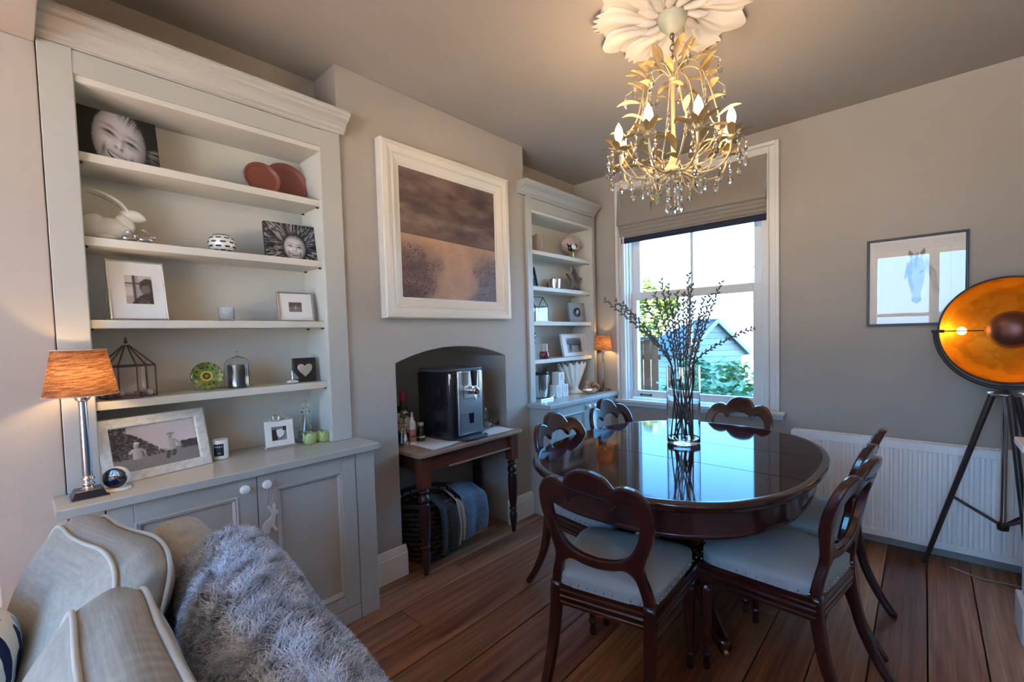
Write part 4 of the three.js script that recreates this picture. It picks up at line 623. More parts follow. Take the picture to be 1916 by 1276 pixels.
  obj('cover', grid(48, 24, (u, v) => { const a = u * 2 * PI, ph = (v - .5) * PI, k = pow(cos(ph), .5), X = Math.sign(cos(a)) * pow(abs(cos(a)), .42), Y = Math.sign(sin(a)) * pow(abs(sin(a)), .42), pin = 1 - .07 * (1 - pow(abs(sin(2 * a)), .6)); return [X * .21 * k * pin, Y * .21 * k * pin, .075 * sin(ph)]; }, true), M(1, 1, 1, .9, { map: rep(pt, 2, 1), bumpMap: rep(weave, 20, 20), bumpScale: .0005 }), pc);
}

// ================= table lamps =================
const shadeTex = tex(256, 256, (u, v) => { const n = vnoise(u * 10 + v * 3, v * 60 + u * 7, 256, 256, 44), m = vnoise(u * 64, v * 160, 64, 160, 45), t = clamp(.5 + .9 * (n - .5) + .5 * (m - .5)); return [mix(118, 214, t), mix(96, 188, t), mix(82, 164, t)]; });
function tableLamp(label, pos, turn, h0, rb, rt, y0, y1, bw, bh, cd, square) {
  const l = thing('table_lamp', label, 'lamp', pos, turn);
  const bs = obj('base', extr(poly([[-bw, -bw], [bw, -bw], [bw, bw], [-bw, bw]]), bh, .002).rotateX(-PI / 2), square ? M(.3, .28, .26, .2, { metalness: .9 }) : M(.02, .02, .025, .2), l); smoothWarp(clean(bs.geometry), (x, y, z) => [x, y, z]);
  bs.geometry = warp(clean(bs.geometry), (x, y, z) => [x * (1 - .28 * y / bh), y, z * (1 - .28 * y / bh)]);
  obj('base_edge', frameGeo(2 * bw + .004, 2 * bw + .004, [[0, 0], [0, .004], [.004, .004], [.004, 0]]).rotateX(-PI / 2), silverM, l);
  if (!square) { obj('collar', latheS([[.018, bh], [.012, bh + .008], [.017, bh + .016], [.011, bh + .024], [.017, bh + .032], [.0105, bh + .045]], 20, 30), chromeM, l); obj('column', taper(new THREE.LineCurve3(V(0, bh + .04, 0), V(0, h0, 0)), (t) => mix(.0125, .0105, t), 1, 20), M(.42, .45, .52, .22, { metalness: 1 }), l); obj('neck', latheS([[.0105, h0 - .004], [.018, h0 + .004], [.018, h0 + .014], [.012, h0 + .02], [.02, h0 + .03], [.02, h0 + .034], [.006, h0 + .036]], 18, 24), silverM, l); }
  else { obj('column', bx(-.0085, .0085, bh, h0, -.0085, .0085, .0015), M(.5, .48, .44, .15, { metalness: 1 }), l); obj('neck', latheS([[.006, h0], [.011, h0 + .006], [.008, h0 + .014], [.011, h0 + .02], [.004, h0 + .028]], 16, 20), silverM, l); }
  const sm = M(.46, .29, .2, .95, { map: rep(shadeTex, 2, 1), transmission: .34, thickness: 0, ior: 1.05, side: THREE.DoubleSide });
  const sh = obj('shade', grid(64, 6, (u, v) => { const a = u * 2 * PI, r = mix(rb, rt, v); return [r * cos(a), mix(y0, y1, v), r * sin(a)]; }, true), sm, l);
  obj('shade_rim', [new THREE.TorusGeometry(rb, .0016, 6, 48).rotateX(PI / 2).translate(0, y0, 0), new THREE.TorusGeometry(rt, .0016, 6, 48).rotateX(PI / 2).translate(0, y1, 0)], M(.5, .42, .34, .8), sh);
  obj('shade_ring', [rod([-rt, y1 - .01, 0], [rt, y1 - .01, 0], .0012), rod([0, y1 - .01, -rt], [0, y1 - .01, rt], .0012), rod([0, h0, 0], [0, y1 - .008, 0], .0025)], silverM, sh);
  obj('bulb', new THREE.SphereGeometry(.019, 14, 10).scale(1, 1.2, 1).translate(.0, mix(y0, y1, .42), .024), M(1, .9, .7, .3, { emissive: C3(1, .66, .3), emissiveIntensity: 2 }), l);
  lampAt(l, [0, mix(y0, y1, .42), .024], C3(1, .66, .3), cd, .9);
  return l;
}
tableLamp('silver column table lamp with a lit linen shade on the worktop beside the wall nib', [.112, WT, 3.19], PI / 2, .315, .089, .064, .333, .478, .044, .028, .036, false);
tableLamp('small square-column table lamp with a lit linen shade next to the sash window', [.105, WT, .092], PI / 2, .335, .078, .058, .35, .475, .05, .022, .03, true);

// ================= framed photographs =================
const noisyHair = (c, R, x, y, r0, r1, a0, a1, n, cols, curl = .5) => { for (let k = 0; k < n; k++) { const a = mix(a0, a1, R()), s = mix(r0, r1, R() * .5), e = s + (r1 - s) * R(); c.strokeStyle = cols[floor(R() * cols.length)]; c.lineWidth = 1 + 3 * R(); c.beginPath(); c.moveTo(x + s * cos(a), y + s * sin(a)); c.quadraticCurveTo(x + (s + e) / 2 * cos(a + curl * (R() - .5)), y + (s + e) / 2 * sin(a + curl * (R() - .5)), x + e * cos(a + .3 * (R() - .3)), y + e * sin(a + .3 * (R() - .3))); c.stroke(); } };
function facePrint(seed, furry) { // soft black and white close-up
  const cx = furry ? .55 : .5, cy = furry ? .34 : .42, rx = furry ? .215 : .34, ry = furry ? .36 : .72, rot = furry ? -.1 : -.3, G = (x, s) => Math.exp(-(x * x) / (s * s));
  return tex(480, 400, (u, v) => {
    const X0 = (u - cx) / rx, Y0 = (v - cy) / ry, X = X0 * cos(rot) + Y0 * sin(rot), Y = -X0 * sin(rot) + Y0 * cos(rot), d = Math.hypot(X, Y), an = Math.atan2(Y, X);
    const st = vnoise(an * (furry ? 17 : 6) + 2 * vnoise(u * 6, v * 6, 6, 6, seed) + 40, d * (furry ? 2.2 : 1.3) + 3 * vnoise(u * 4, v * 4, 4, 4, seed + 1), 512, 512, seed + 2), fine = vnoise(an * 44 + 200, d * 3, 1024, 512, seed + 3);
    let hair = furry ? .08 + .55 * smooth(.3, .78, .4 * st + .6 * fine) : .02 + .42 * smooth(.45, .85, .55 * st + .45 * fine) * smooth(-.5, 1.2, X); if (furry) hair *= .35 + .65 * smooth(.95, 1.35, d);
    let f = .74 + .16 * (-X * .5 + Y * .3) - .34 * pow(min(1, d), 4) + .1 * G(X + .42, .3) * G(Y + .12, .25) + .08 * G(X - .4, .28) * G(Y + .12, .24);
    for (const s of [-1, 1]) { const ex = X - s * .4; f -= .62 * G(ex, .22) * G(Y - .13 + .5 * ex * ex, .042); f -= .2 * G(ex, .26) * G(Y - .3 + .3 * ex * ex, .05); f -= .16 * G(ex, .2) * G(Y - .02, .07); f -= .3 * G(X - s * .5, .06) * G(Y + .42, .16); f -= .3 * G(X - s * .1, .06) * G(Y + .2, .035); }
    f -= .13 * G(X - .12, .07) * G(Y + .05, .2); f += .1 * G(X, .09) * G(Y + .1, .12);
    const up = -.42 + .3 * X * X, lo = -.585 + 1.1 * X * X; if (abs(X) < .42) { const k = smooth(up + .03, up - .02, Y) * smooth(lo - .04, lo + .02, Y); f = mix(f, Y > mix(lo, up, .3) ? .8 : .3, k * .85); f -= (.25 * G(Y - up, .025) + .2 * G(Y - lo, .035)) * smooth(.42, .3, abs(X)); }
    const inside = smooth(1.03, .93, d + (furry ? .03 : .05) * (fine - .5)), fringe = furry ? smooth(.55, .95, Y) * smooth(.35, .6, fine) * .5 : smooth(.5, 1, Y + .25 * X) * smooth(.4, .62, fine) * .7;
    const L = clamp(mix(hair, f * (1 - fringe), inside) + .05 * (hash(floor(u * 480), floor(v * 400), 5) - .5), 0, 1) * 255; return [L, L * .975, L * .985];
  });
}
const boyPrint = canvasTex(256, 320, (c, W, H) => { const R = rng(12); c.fillStyle = '#a8a09c'; c.fillRect(0, 0, W, H); c.fillStyle = '#c9c3be'; c.fillRect(0, 0, W * .36, H * .34); c.fillRect(W * .5, 0, W * .5, H * .3); c.fillStyle = '#4d4648'; c.fillRect(W * .28, 0, 26, H); c.fillRect(0, H * .26, W, 16); c.fillStyle = '#c8c0bc'; c.fillRect(0, H * .42, W * .28, H * .3); c.fillStyle = '#2e282a'; c.beginPath(); c.ellipse(W * .82, H * .4, 74, 92, .1, 0, 7); c.fill(); c.fillStyle = '#6b6163'; c.beginPath(); c.ellipse(W * .74, H * .5, 44, 60, .2, 0, 7); c.fill(); c.fillStyle = '#241f22'; c.beginPath(); c.moveTo(W * .2, H); c.quadraticCurveTo(W * .5, H * .62, W, H * .6); c.lineTo(W, H); c.fill(); noisyHair(c, R, W * .84, H * .34, 10, 90, -PI, .4, 200, ['#1f1a1c', '#4a4244', '#0f0c0e']); c.strokeStyle = '#8a8082'; c.lineWidth = 3; for (let k = 0; k < 14; k++) { c.beginPath(); c.moveTo(W * (.3 + .6 * R()), H * (.75 + .2 * R())); c.lineTo(W * (.4 + .6 * R()), H); c.stroke(); } soften(c, W, H, 3); });
const childFig = (c, x, y, s, run) => { // a small soft figure in an outdoor snapshot
  const lg = (x0, y0, x1, y1, a, b) => { const g = c.createLinearGradient(x0, y0, x1, y1); g.addColorStop(0, a); g.addColorStop(1, b); return g; }; c.lineCap = 'round'; c.lineJoin = 'round';
  const limb = (pts, w, col) => { c.strokeStyle = col; c.lineWidth = w; c.beginPath(); pts.forEach(([a, b], i) => (i ? c.lineTo(x + a * s, y + b * s) : c.moveTo(x + a * s, y + b * s))); c.stroke(); };
  const dark = run ? '#3b3737' : '#857d78'; limb([[-.07, -.24], [-.09, -.1], [run ? -.13 : -.08, .06]], s * .12, dark); limb([[.07, -.24], [.09, -.1], [run ? .05 : .1, run ? -.01 : .07]], s * .12, dark);
  limb([[.13, -.56], [.24, -.44], [run ? .3 : .22, run ? -.3 : -.36]], s * .08, '#a39b95'); limb([[-.13, -.56], [-.22, -.44], [run ? -.2 : -.04, run ? -.3 : -.6]], s * .08, '#c4bcb5');
  c.fillStyle = lg(x - s * .16, 0, x + s * .18, 0, '#d0c9c2', '#928a85'); c.beginPath(); c.moveTo(x - s * .13, y - s * .6); c.quadraticCurveTo(x, y - s * .64, x + s * .13, y - s * .6); c.lineTo(x + s * .16, y - s * .2); c.quadraticCurveTo(x, y - s * .16, x - s * .15, y - s * .2); c.closePath(); c.fill();
  c.fillStyle = lg(x - s * .09, 0, x + s * .09, 0, '#d6cdc6', '#857a74'); c.beginPath(); c.ellipse(x, y - s * .72, s * .085, s * .11, .05, 0, 7); c.fill(); c.fillStyle = run ? '#8d8580' : '#e2dcd4'; c.beginPath(); c.ellipse(x + s * .015, y - s * .79, s * .1, s * .065, run ? -.25 : .1, PI, 2 * PI); c.fill(); if (run) { c.beginPath(); c.moveTo(x + s * .06, y - s * .84); c.lineTo(x + s * .2, y - s * .83); c.lineTo(x + s * .09, y - s * .76); c.fill(); } c.fillStyle = 'rgba(40,34,34,.55)'; c.beginPath(); c.ellipse(x, y - s * .68, s * .035, s * .014, 0, 0, 7); c.fill(); };
const fieldPrint = canvasTex(512, 330, (c, W, H) => { const R = rng(14); const g = c.createLinearGradient(0, 0, W, H * .6); g.addColorStop(0, '#a79ea0'); g.addColorStop(1, '#d8cfd0'); c.fillStyle = g; c.fillRect(0, 0, W, H); c.fillStyle = '#8a8380'; c.fillRect(0, H * .62, W, H * .4); for (let k = 0; k < 1600; k++) { const x = R() * W * .62, y = H * (.02 + .68 * R()); if (y < H * (.02 + .75 * pow(x / (W * .62), 1.4)) && x > 90) continue; const v = floor(18 + 70 * R() * R() * 2); c.fillStyle = `rgb(${v},${v - 3},${v - 3})`; c.beginPath(); c.ellipse(x, y, 4 + 12 * R(), 3 + 6 * R(), R() * 3, 0, 7); c.fill(); } for (let k = 0; k < 200; k++) { const v = floor(25 + 60 * R()); c.fillStyle = `rgb(${v},${v},${v})`; c.beginPath(); c.ellipse(W * (.8 + .2 * R()), H * (.52 + .16 * R()), 10, 6, 0, 0, 7); c.fill(); } for (let k = 0; k < 1500; k++) { const v = floor(80 + 90 * R()); c.strokeStyle = `rgba(${v},${v - 4},${v - 4},.6)`; const x = R() * W, y = H * (.66 + .34 * R()); c.beginPath(); c.moveTo(x, y); c.lineTo(x + 4 * R(), y - 6); c.stroke(); } childFig(c, W * .27, H * .86, 190, false); childFig(c, W * .66, H * .8, 205, true); soften(c, W, H, 2.2); });
const smallPrint = canvasTex(128, 100, (c, W, H) => { c.fillStyle = '#4c4a4a'; c.fillRect(0, 0, W, H); c.fillStyle = '#77726e'; c.fillRect(0, H * .45, W, H * .55); childFig(c, W * .52, H * .84, 62, false); soften(c, W, H, 1.2); });
const starPrint = canvasTex(128, 128, (c, W, H) => { c.fillStyle = '#8b8682'; c.fillRect(0, 0, W, H); c.fillStyle = '#2a2628'; c.beginPath(); c.moveTo(0, 30); c.lineTo(44, 20); c.lineTo(50, 128); c.lineTo(0, 128); c.fill(); c.fillStyle = '#e6e2dc'; c.beginPath(); c.moveTo(40, 30); c.lineTo(110, 20); c.lineTo(104, 90); c.lineTo(70, 112); c.lineTo(46, 84); c.fill(); c.strokeStyle = '#191618'; c.lineWidth = 6; c.beginPath(); c.moveTo(66, 112); c.quadraticCurveTo(100, 96, 112, 74); c.stroke(); c.fillStyle = '#3c3638'; c.fillRect(96, 0, 32, 40); });
const beastPrint = canvasTex(256, 190, (c, W, H) => { const R = rng(6); c.fillStyle = '#b5b0ac'; c.fillRect(0, 0, W, H); c.fillStyle = '#a09b98'; c.fillRect(0, H * .6, W, H); const g = c.createLinearGradient(0, 0, 0, H * .55); g.addColorStop(0, '#8d8987'); g.addColorStop(1, '#4c494a'); c.fillStyle = g; c.beginPath(); c.moveTo(0, 26); c.quadraticCurveTo(W * .5, -16, W, 30); c.lineTo(W, H * .5); c.quadraticCurveTo(W * .5, H * .62, 0, H * .44); c.fill(); c.fillStyle = '#1c1a1c'; for (const x of [.14, .22, .76, .84]) { c.beginPath(); c.moveTo(W * x, H * .46); c.lineTo(W * (x + .08), H * .46); c.lineTo(W * (x + .05), H * .92); c.lineTo(W * (x + .0), H * .92); c.fill(); } for (let k = 0; k < 300; k++) { c.strokeStyle = `rgba(30,28,30,${.3 * R()})`; const x = R() * W, y = R() * H * .5; c.beginPath(); c.moveTo(x, y); c.lineTo(x + 8 * (R() - .5), y + 14); c.stroke(); } });
const portraitPrint = canvasTex(128, 128, (c, W, H) => { c.fillStyle = '#16161a'; c.fillRect(0, 0, W, H); c.fillStyle = '#c8c4be'; c.beginPath(); c.ellipse(74, 56, 34, 28, -.5, 0, 7); c.fill(); c.fillStyle = '#8b8782'; c.beginPath(); c.ellipse(44, 88, 30, 22, .4, 0, 7); c.fill(); c.fillStyle = '#2a282a'; c.fillRect(64, 48, 8, 4); c.fillRect(84, 58, 8, 4); c.fillStyle = '#e8e4de'; c.beginPath(); c.ellipse(72, 78, 14, 7, .3, 0, 7); c.fill(); });
// frame standing on y, facing +x with its bottom edge centre at (x, z) and leaning back by `lean`
function stand(name, label, cat, x, y, z, w, h, lean, turn, build) {
  const t = thing(name, label, cat, [x, y, z], PI / 2 + turn), f = sub('framed_print', t); const parts = []; build((n, g, m) => { const o = obj(n, g, m, t); parts.push(o); return o; }); t.remove(f);
  for (const o of parts) { o.geometry = o.geometry.clone().translate(0, h / 2, 0).rotateX(-lean); }
  return t;
}
const printPlane = (w, h, z, t) => [new THREE.PlaneGeometry(w, h).translate(0, 0, z), M(1, 1, 1, .5, { map: t })];
{
  const canvasPic = (label, x, y, z, w, h, lean, turn, t) => stand('canvas_print', label, 'photo', x, y, z, w, h, lean, turn, (add) => { add('stretcher', new RoundedBoxGeometry(w, h, .02, 1, .002).translate(0, 0, -.0105), M(.03, .028, .03, .6)); add('print', ...printPlane(w - .001, h - .001, .0003, t)); });
  canvasPic('black and white canvas photo of a laughing child on the top shelf', -.055, NS[0], 3.036, .222, .19, .2, .06, facePrint(3, false));
  canvasPic('black and white canvas photo of a smiling child in a furry hood', -.07, NS[1], 2.458, .222, .175, .16, -.08, facePrint(9, true));
  const thin = (label, x, y, z, w, h, lean, turn, pw, ph, py, t, metal) => stand('photo_frame', label, 'photo frame', x, y, z, w, h, lean, turn, (add) => {
    add('frame', frameGeo(w, h, [[0, -.008], [0, .008], [.002, .009], [.0045, .008], [.0045, -.004]]), metal); add('mount', new THREE.BoxGeometry(w - .006, h - .006, .004).translate(0, 0, -.004), paperM); add('print', ...printPlane(pw, ph, -.0015, t).map((g, i) => (i ? g : g.translate(py[0], py[1], 0)))); add('glass', new THREE.BoxGeometry(w - .009, h - .009, .0018).translate(0, 0, .003), paneM);
    add('easel_wire', [rod([-w / 2 + .004, .03, -.006], [-w / 2 - .006, -h / 2, -.07 * (h / .22)], .0018), rod([w / 2 - .004, .03, -.006], [w / 2 + .006, -h / 2, -.07 * (h / .22)], .0018)].map((g) => g), metal);
  });
  thin('silver photo frame with a wide white mount and a boy by a window', -.05, NS[2] + .001, 3.012, .165, .228, .22, .05, .078, .11, [.006, .005], boyPrint, silverM);
  thin('small slim photo frame holding a tiny picture in a wide white mount', -.07, NS[2] + .001, 2.455, .155, .138, .16, -.06, .056, .046, [0, .0], smallPrint, M(.42, .34, .28, .35, { metalness: .6 }));
  // mother-of-pearl frame
  const pearl = tex(256, 256, (u, v) => { const n = fbm(u, v, 8, 13, 4), c = floor(u * 8) + floor(v * 8) * 3, h = hash(floor(u * 6 + n), floor(v * 6 + n * 2), 3); const b = 198 + 40 * (n - .5) + 22 * (h - .5); return [b + 3, b + 1, b - 8]; });
  stand('photo_frame', 'large mother-of-pearl photo frame showing two children running in a field', 'photo frame', .0, WT, 2.985, .335, .232, .24, .22, (add) => { const w = .335, h = .232; add('frame', frameGeo(w, h, [[0, -.014], [0, .004], [.003, .006], [.031, .006], [.034, .004], [.036, -.004]]), M(1, 1, 1, .2, { map: rep(pearl, 8, 8), clearcoat: .6 })); add('metal_edge', frameGeo(w + .003, h + .003, [[0, -.014], [0, .0065], [.0025, .0065], [.0025, -.014]]), silverM); add('print', ...printPlane(w - .07, h - .07, -.003, fieldPrint)); add('back_board', new THREE.BoxGeometry(w - .004, h - .004, .006).translate(0, 0, -.012), blackMatM); add('glass', new THREE.BoxGeometry(w - .07, h - .07, .0015).translate(0, 0, -.001), paneM); add('strut', rod([.06, 0, -.016], [.06, -h / 2 + .008, -.075], .005), blackMatM); });
  stand('photo_frame', 'small dark framed snapshot half hidden behind the mother-of-pearl frame', 'photo frame', -.17, WT, 3.125, .1, .075, .15, 0, (add) => { add('frame', frameGeo(.1, .075, [[0, -.01], [0, .004], [.006, .005], [.008, 0]]), M(.5, .45, .38, .5)); add('print', ...printPlane(.086, .061, -.001, canvasTex(64, 48, (c, W, H) => { c.fillStyle = '#5a4640'; c.fillRect(0, 0, W, H); c.fillStyle = '#2a1c1a'; c.fillRect(0, 26, W, 10); c.fillStyle = '#a08478'; c.fillRect(6, 34, 30, 12); }))); });
  stand('photo_frame', 'square white photo frame with a silver bow clip, near the decanter', 'photo frame', -.085, WT + .006, 2.547, .118, .118, .17, -.12, (add) => { add('frame', frameGeo(.118, .118, [[0, -.012], [0, .004], [.002, .006], [.026, .006], [.028, .004], [.029, -.004]]), ceramicM); add('back_board', new THREE.BoxGeometry(.112, .112, .006).translate(0, 0, -.01), blackMatM); add('print', ...printPlane(.062, .062, -.003, starPrint)); add('sill', new RoundedBoxGeometry(.124, .012, .03, 1, .002).translate(0, -.062, 0), steelM); add('clip', [new THREE.TorusGeometry(.011, .004, 8, 16).translate(-.01, .074, .002), new THREE.TorusGeometry(.009, .004, 8, 16).translate(.012, .078, .002), taper([[-.035, .064, .006], [0, .06, .01], [.035, .066, .006]], .004, 12, 8), taper([[.0, .06, .01], [.002, .07, .012], [.01, .09, .008]], .005, 8, 8)], chromeM); add('foot', [new THREE.SphereGeometry(.005, 8, 6).translate(-.045, -.069, .006), new THREE.SphereGeometry(.005, 8, 6).translate(.045, -.069, .006)], chromeM); });
  // dark box frame with a silver heart
  const hs = new THREE.Shape(); hs.moveTo(0, -.03); hs.bezierCurveTo(-.012, -.018, -.032, -.002, -.03, .014); hs.bezierCurveTo(-.028, .03, -.008, .03, 0, .016); hs.bezierCurveTo(.008, .03, .028, .03, .03, .014); hs.bezierCurveTo(.032, -.002, .012, -.018, 0, -.03);
  stand('heart_frame', 'square black box frame with a hammered silver heart', 'frame', -.08, NS[3], 2.425, .098, .115, .06, -.15, (add) => { add('box', new RoundedBoxGeometry(.098, .115, .03, 1, .002).translate(0, 0, -.015), M(.012, .016, .018, .35)); add('heart', extr(hs, .008, .003, 12, 2).scale(1.05, 1.1, 1), M(.7, .69, .66, .35, { metalness: 1, bumpMap: rep(speck, 12, 12), bumpScale: .003 })); add('pearl', new THREE.SphereGeometry(.0028, 8, 6).translate(0, .012, .009), ceramicM); });
}
// ================= ornaments on the near shelves =================
{
  const it = (name, label, cat, p, turn = 0) => thing(name, label, cat, p, turn);
  const plateM = M(.17, .055, .035, .5, { map: rep(pineTex, 4, 4) });
  const plate = (label, z, x, r, tl) => { const t = it('wooden_plate', label, 'plate', [x, NS[0], z], PI / 2); const g = latheS([[.001, .002], [r * .7, .002], [r * .82, .004], [r * .93, .012], [r, .014], [r, .008], [r * .85, -.006], [r * .6, -.01], [.001, -.01]], 44, 50).rotateX(PI / 2).translate(0, r, 0).rotateX(-tl).translate(0, .002, 0); obj('dish', g, M(.21, .06, .042, .42), t); };
  plate('smaller reddish wooden plate leaning in front of the larger one on the top shelf', 2.557, -.105, .074, .2); plate('larger reddish wooden plate leaning at the end of the top shelf', 2.438, -.14, .094, .22);
  { // big ceramic rabbit, ears swept back
    const r = it('ceramic_rabbit', 'large glossy white ceramic rabbit with ears swept back', 'figurine', [-.1, NS[1], 3.07], PI / 2), cm = M(.72, .68, .6, .1, { clearcoat: 1, clearcoatRoughness: .05 });
    const eg = (a, b, c, x, y, z, rz = 0) => new THREE.SphereGeometry(1, 30, 20).scale(a, b, c).rotateZ(rz).translate(x, y, z);
    obj('body', [eg(.068, .046, .04, -.01, .046, 0, .05), eg(.042, .05, .036, -.045, .05, 0), eg(.026, .036, .026, .038, .075, 0, .5)], cm, r);
    obj('head', [eg(.036, .023, .021, .062, .108, 0, -.22), eg(.012, .01, .01, .088, .1, 0)], cm, r);
    for (const s of [-1, 1]) obj('ear', taper([[.05, .118, s * .01], [.02, .15, s * .016], [-.02, .172, s * .02], [-.06, .18, s * .02]], (t) => [max(.0015, .016 * pow(sin(PI * clamp(t * .93 + .07)), .7)), max(.001, .007 * pow(sin(PI * clamp(t * .93 + .07)), .7))], 24, 12, 2, V(0, 0, 1)), cm, r);
    obj('paw', [eg(.02, .012, .014, .045, .012, .02), eg(.03, .014, .016, -.02, .014, .03)], cm, r); obj('tail', eg(.016, .016, .016, -.085, .04, 0), cm, r);
  }
  const bun = it('silver_rabbit', 'tiny silver rabbit figurine sitting right by the ceramic rabbit', 'figurine', [-.045, NS[1], 3.03], PI / 2), sv = M(.5, .46, .42, .25, { metalness: .9 });
  bun.userData.group = 'tiny silver rabbits';
  obj('body', [new THREE.SphereGeometry(1, 18, 12).scale(.022, .014, .012).translate(0, .014, 0), new THREE.SphereGeometry(1, 14, 10).scale(.011, .009, .008).translate(.02, .024, 0)], sv, bun);
  for (const s of [-1, 1]) obj('ear', taper([[.016, .03, s * .003], [.004, .042, s * .005], [-.01, .05, s * .006]], (t) => [max(.0008, .0045 * sin(PI * clamp(t * .9 + .1))), .0016], 12, 8, 2, V(0, 0, 1)), sv, bun);
  copyOf(bun, 'tiny silver rabbit figurine further along the shelf from the ceramic rabbit', [-.04, NS[1], 2.985], PI / 2 + .1);
  { const b = it('dashed_ball', 'round white ceramic tealight holder pierced with dark slots', 'ornament', [-.09, NS[1], 2.732]); const R = .043; obj('shell', lathe(Array.from({ length: 25 }, (_, i) => { const a = mix(-1.2, 1.35, i / 24); return [R * 1.12 * cos(a), R * .93 + R * sin(a)]; }), 40), ceramicM, b); const sl = new THREE.CapsuleGeometry(.0035, .014, 3, 8).rotateZ(PI / 2).scale(1, 1, .35); for (let k = 0; k < 5; k++) for (let j = 0; j < 9; j++) { const el = mix(-.75, .95, k / 4), a = (j + (k % 2) * .5) / 9 * 2 * PI, m = obj('slot', sl, M(.05, .045, .04, .8), b, [R * 1.122 * cos(el) * sin(a), R * .93 + R * 1.002 * sin(el), R * 1.122 * cos(el) * cos(a)]); m.rotation.set(-el, a, 0, 'YXZ'); } }
  { const g = it('glass_tumbler', 'frosted clear glass tealight holder alone mid-shelf between the photo frames', 'glass', [-.07, NS[2], 2.735]); obj('bowl', lathe([[.001, .004], [.026, .001], [.029, .004], [.0285, .058], [.0265, .058], [.0265, .008], [.001, .007]], 32), M(.9, .92, .92, .12, { transmission: .85, thickness: .004, ior: 1.45 }), g); }
  { // glass terrarium
    const t = it('terrarium', 'hexagonal leaded glass terrarium with a pointed roof', 'terrarium', [-.115, NS[3], 3.05], .2), r = .082, h = .118, top = .196, P = (k, rr, y) => [rr * cos(k * PI / 3), y, rr * sin(k * PI / 3)];
    const bars = []; for (let k = 0; k < 6; k++) { obj('bar', rod(P(k, r, .002), P(k, r, h), .0028, 6), bronzeM, t); obj('bar', rod(P(k, r, h), P(k, .008, top), .0028, 6), bronzeM, t); obj('bar', rod(P(k, r, .003), P(k + 1, r, .003), .0028, 6), bronzeM, t); obj('bar', rod(P(k, r, h), P(k + 1, r, h), .0028, 6), bronzeM, t); }
    const quad = (pts) => { const g = new THREE.BufferGeometry(); const idx = pts.length === 4 ? [0, 1, 2, 0, 2, 3] : [0, 1, 2]; g.setAttribute('position', new THREE.Float32BufferAttribute(idx.flatMap((i) => pts[i]), 3)); g.computeVertexNormals(); return g; };
    for (let k = 0; k < 6; k++) { obj('pane', quad([P(k, r, .004), P(k + 1, r, .004), P(k + 1, r, h), P(k, r, h)]), paneM, t); obj('roof_pane', quad([P(k, r, h), P(k + 1, r, h), P(k + .5, .008, top)]), paneM, t); }
    obj('floor_plate', new THREE.CylinderGeometry(r, r, .003, 6).rotateY(PI / 6 + PI / 3).translate(0, .002, 0), bronzeM, t); obj('finial', [new THREE.SphereGeometry(.006, 10, 8).translate(0, top + .012, 0), new THREE.TorusGeometry(.008, .0016, 6, 14).translate(0, top + .022, 0)], bronzeM, t);
    const R = rng(9); for (let k = 0; k < 12; k++) { const a = R() * 7, q = .06 * sqrt(R()); obj('dried_petal', new THREE.SphereGeometry(1, 8, 6).scale(.012 + .008 * R(), .007, .011).translate(q * cos(a), .01, q * sin(a)), M(.14 + .1 * R(), .02, .035, .7), t); } obj('shell', new THREE.SphereGeometry(.013, 12, 8).translate(.045, .016, -.045), M(.4, .34, .3, .6), t);
  }
  { // dotted dish with a ring centre
    const d = it('dotted_dish', 'round green spotted glass dish with a yellow ring, propped upright', 'dish', [-.11, NS[3], 2.805], PI / 2), r = .058;
    const tx = canvasTex(256, 256, (c, W, H) => { c.fillStyle = '#2a2414'; c.fillRect(0, 0, W, H); for (const [n, q, s] of [[16, 104, 21], [11, 66, 19], [1, 0, 18]]) for (let k = 0; k < n; k++) { const a = k / n * 2 * PI; c.fillStyle = ['#6f8a44', '#7f9a4e', '#5f7a3c'][k % 3]; c.beginPath(); c.arc(128 + q * cos(a), 128 + q * sin(a), s, 0, 7); c.fill(); } c.strokeStyle = '#c7b24e'; c.lineWidth = 20; c.beginPath(); c.arc(128, 128, 40, 0, 7); c.stroke(); c.lineWidth = 5; c.strokeStyle = '#a89a4a'; c.beginPath(); c.arc(128, 128, 124, 0, 7); c.stroke(); });
    const g = lathe([[.001, 0], [.02, .004], [.035, .002], [r * .9, .008], [r, .014], [r * .99, .009], [.001, -.006]], 40); const p = g.attributes.position, uv = g.attributes.uv; for (let i = 0; i < p.count; i++) uv.setXY(i, .5 + p.getX(i) / r * .5, .5 - p.getZ(i) / r * .5);
    obj('dish', g.rotateX(PI / 2).translate(0, r + .001, 0).rotateX(-.18), M(1, 1, 1, .08, { map: tx, clearcoat: 1 }), d);
  }
  { const c = it('glass_cloche', 'clear glass cloche with a knob over a dark candle', 'cloche', [-.105, NS[3], 2.694]); obj('dome', lathe([[.05, .001], [.051, .09], [.048, .108], [.036, .124], [.016, .133], [.006, .136], [.006, .14], [.0095, .145], [.0095, .152], [.004, .157], [.0005, .158], [.0005, .134], [.015, .131], [.035, .122], [.0465, .106], [.0492, .09], [.0485, .001]], 40), glassM, c); const k = thing('dark_candle', 'dark mirrored candle jar standing under the glass cloche', 'candle', [-.105, NS[3], 2.694]); obj('jar', lathe([[.001, 0], [.039, .001], [.041, .004], [.041, .098], [.0385, .1], [.038, .09], [.001, .088]], 36), M(.03, .05, .06, .06, { metalness: .4, clearcoat: 1 }), k); }
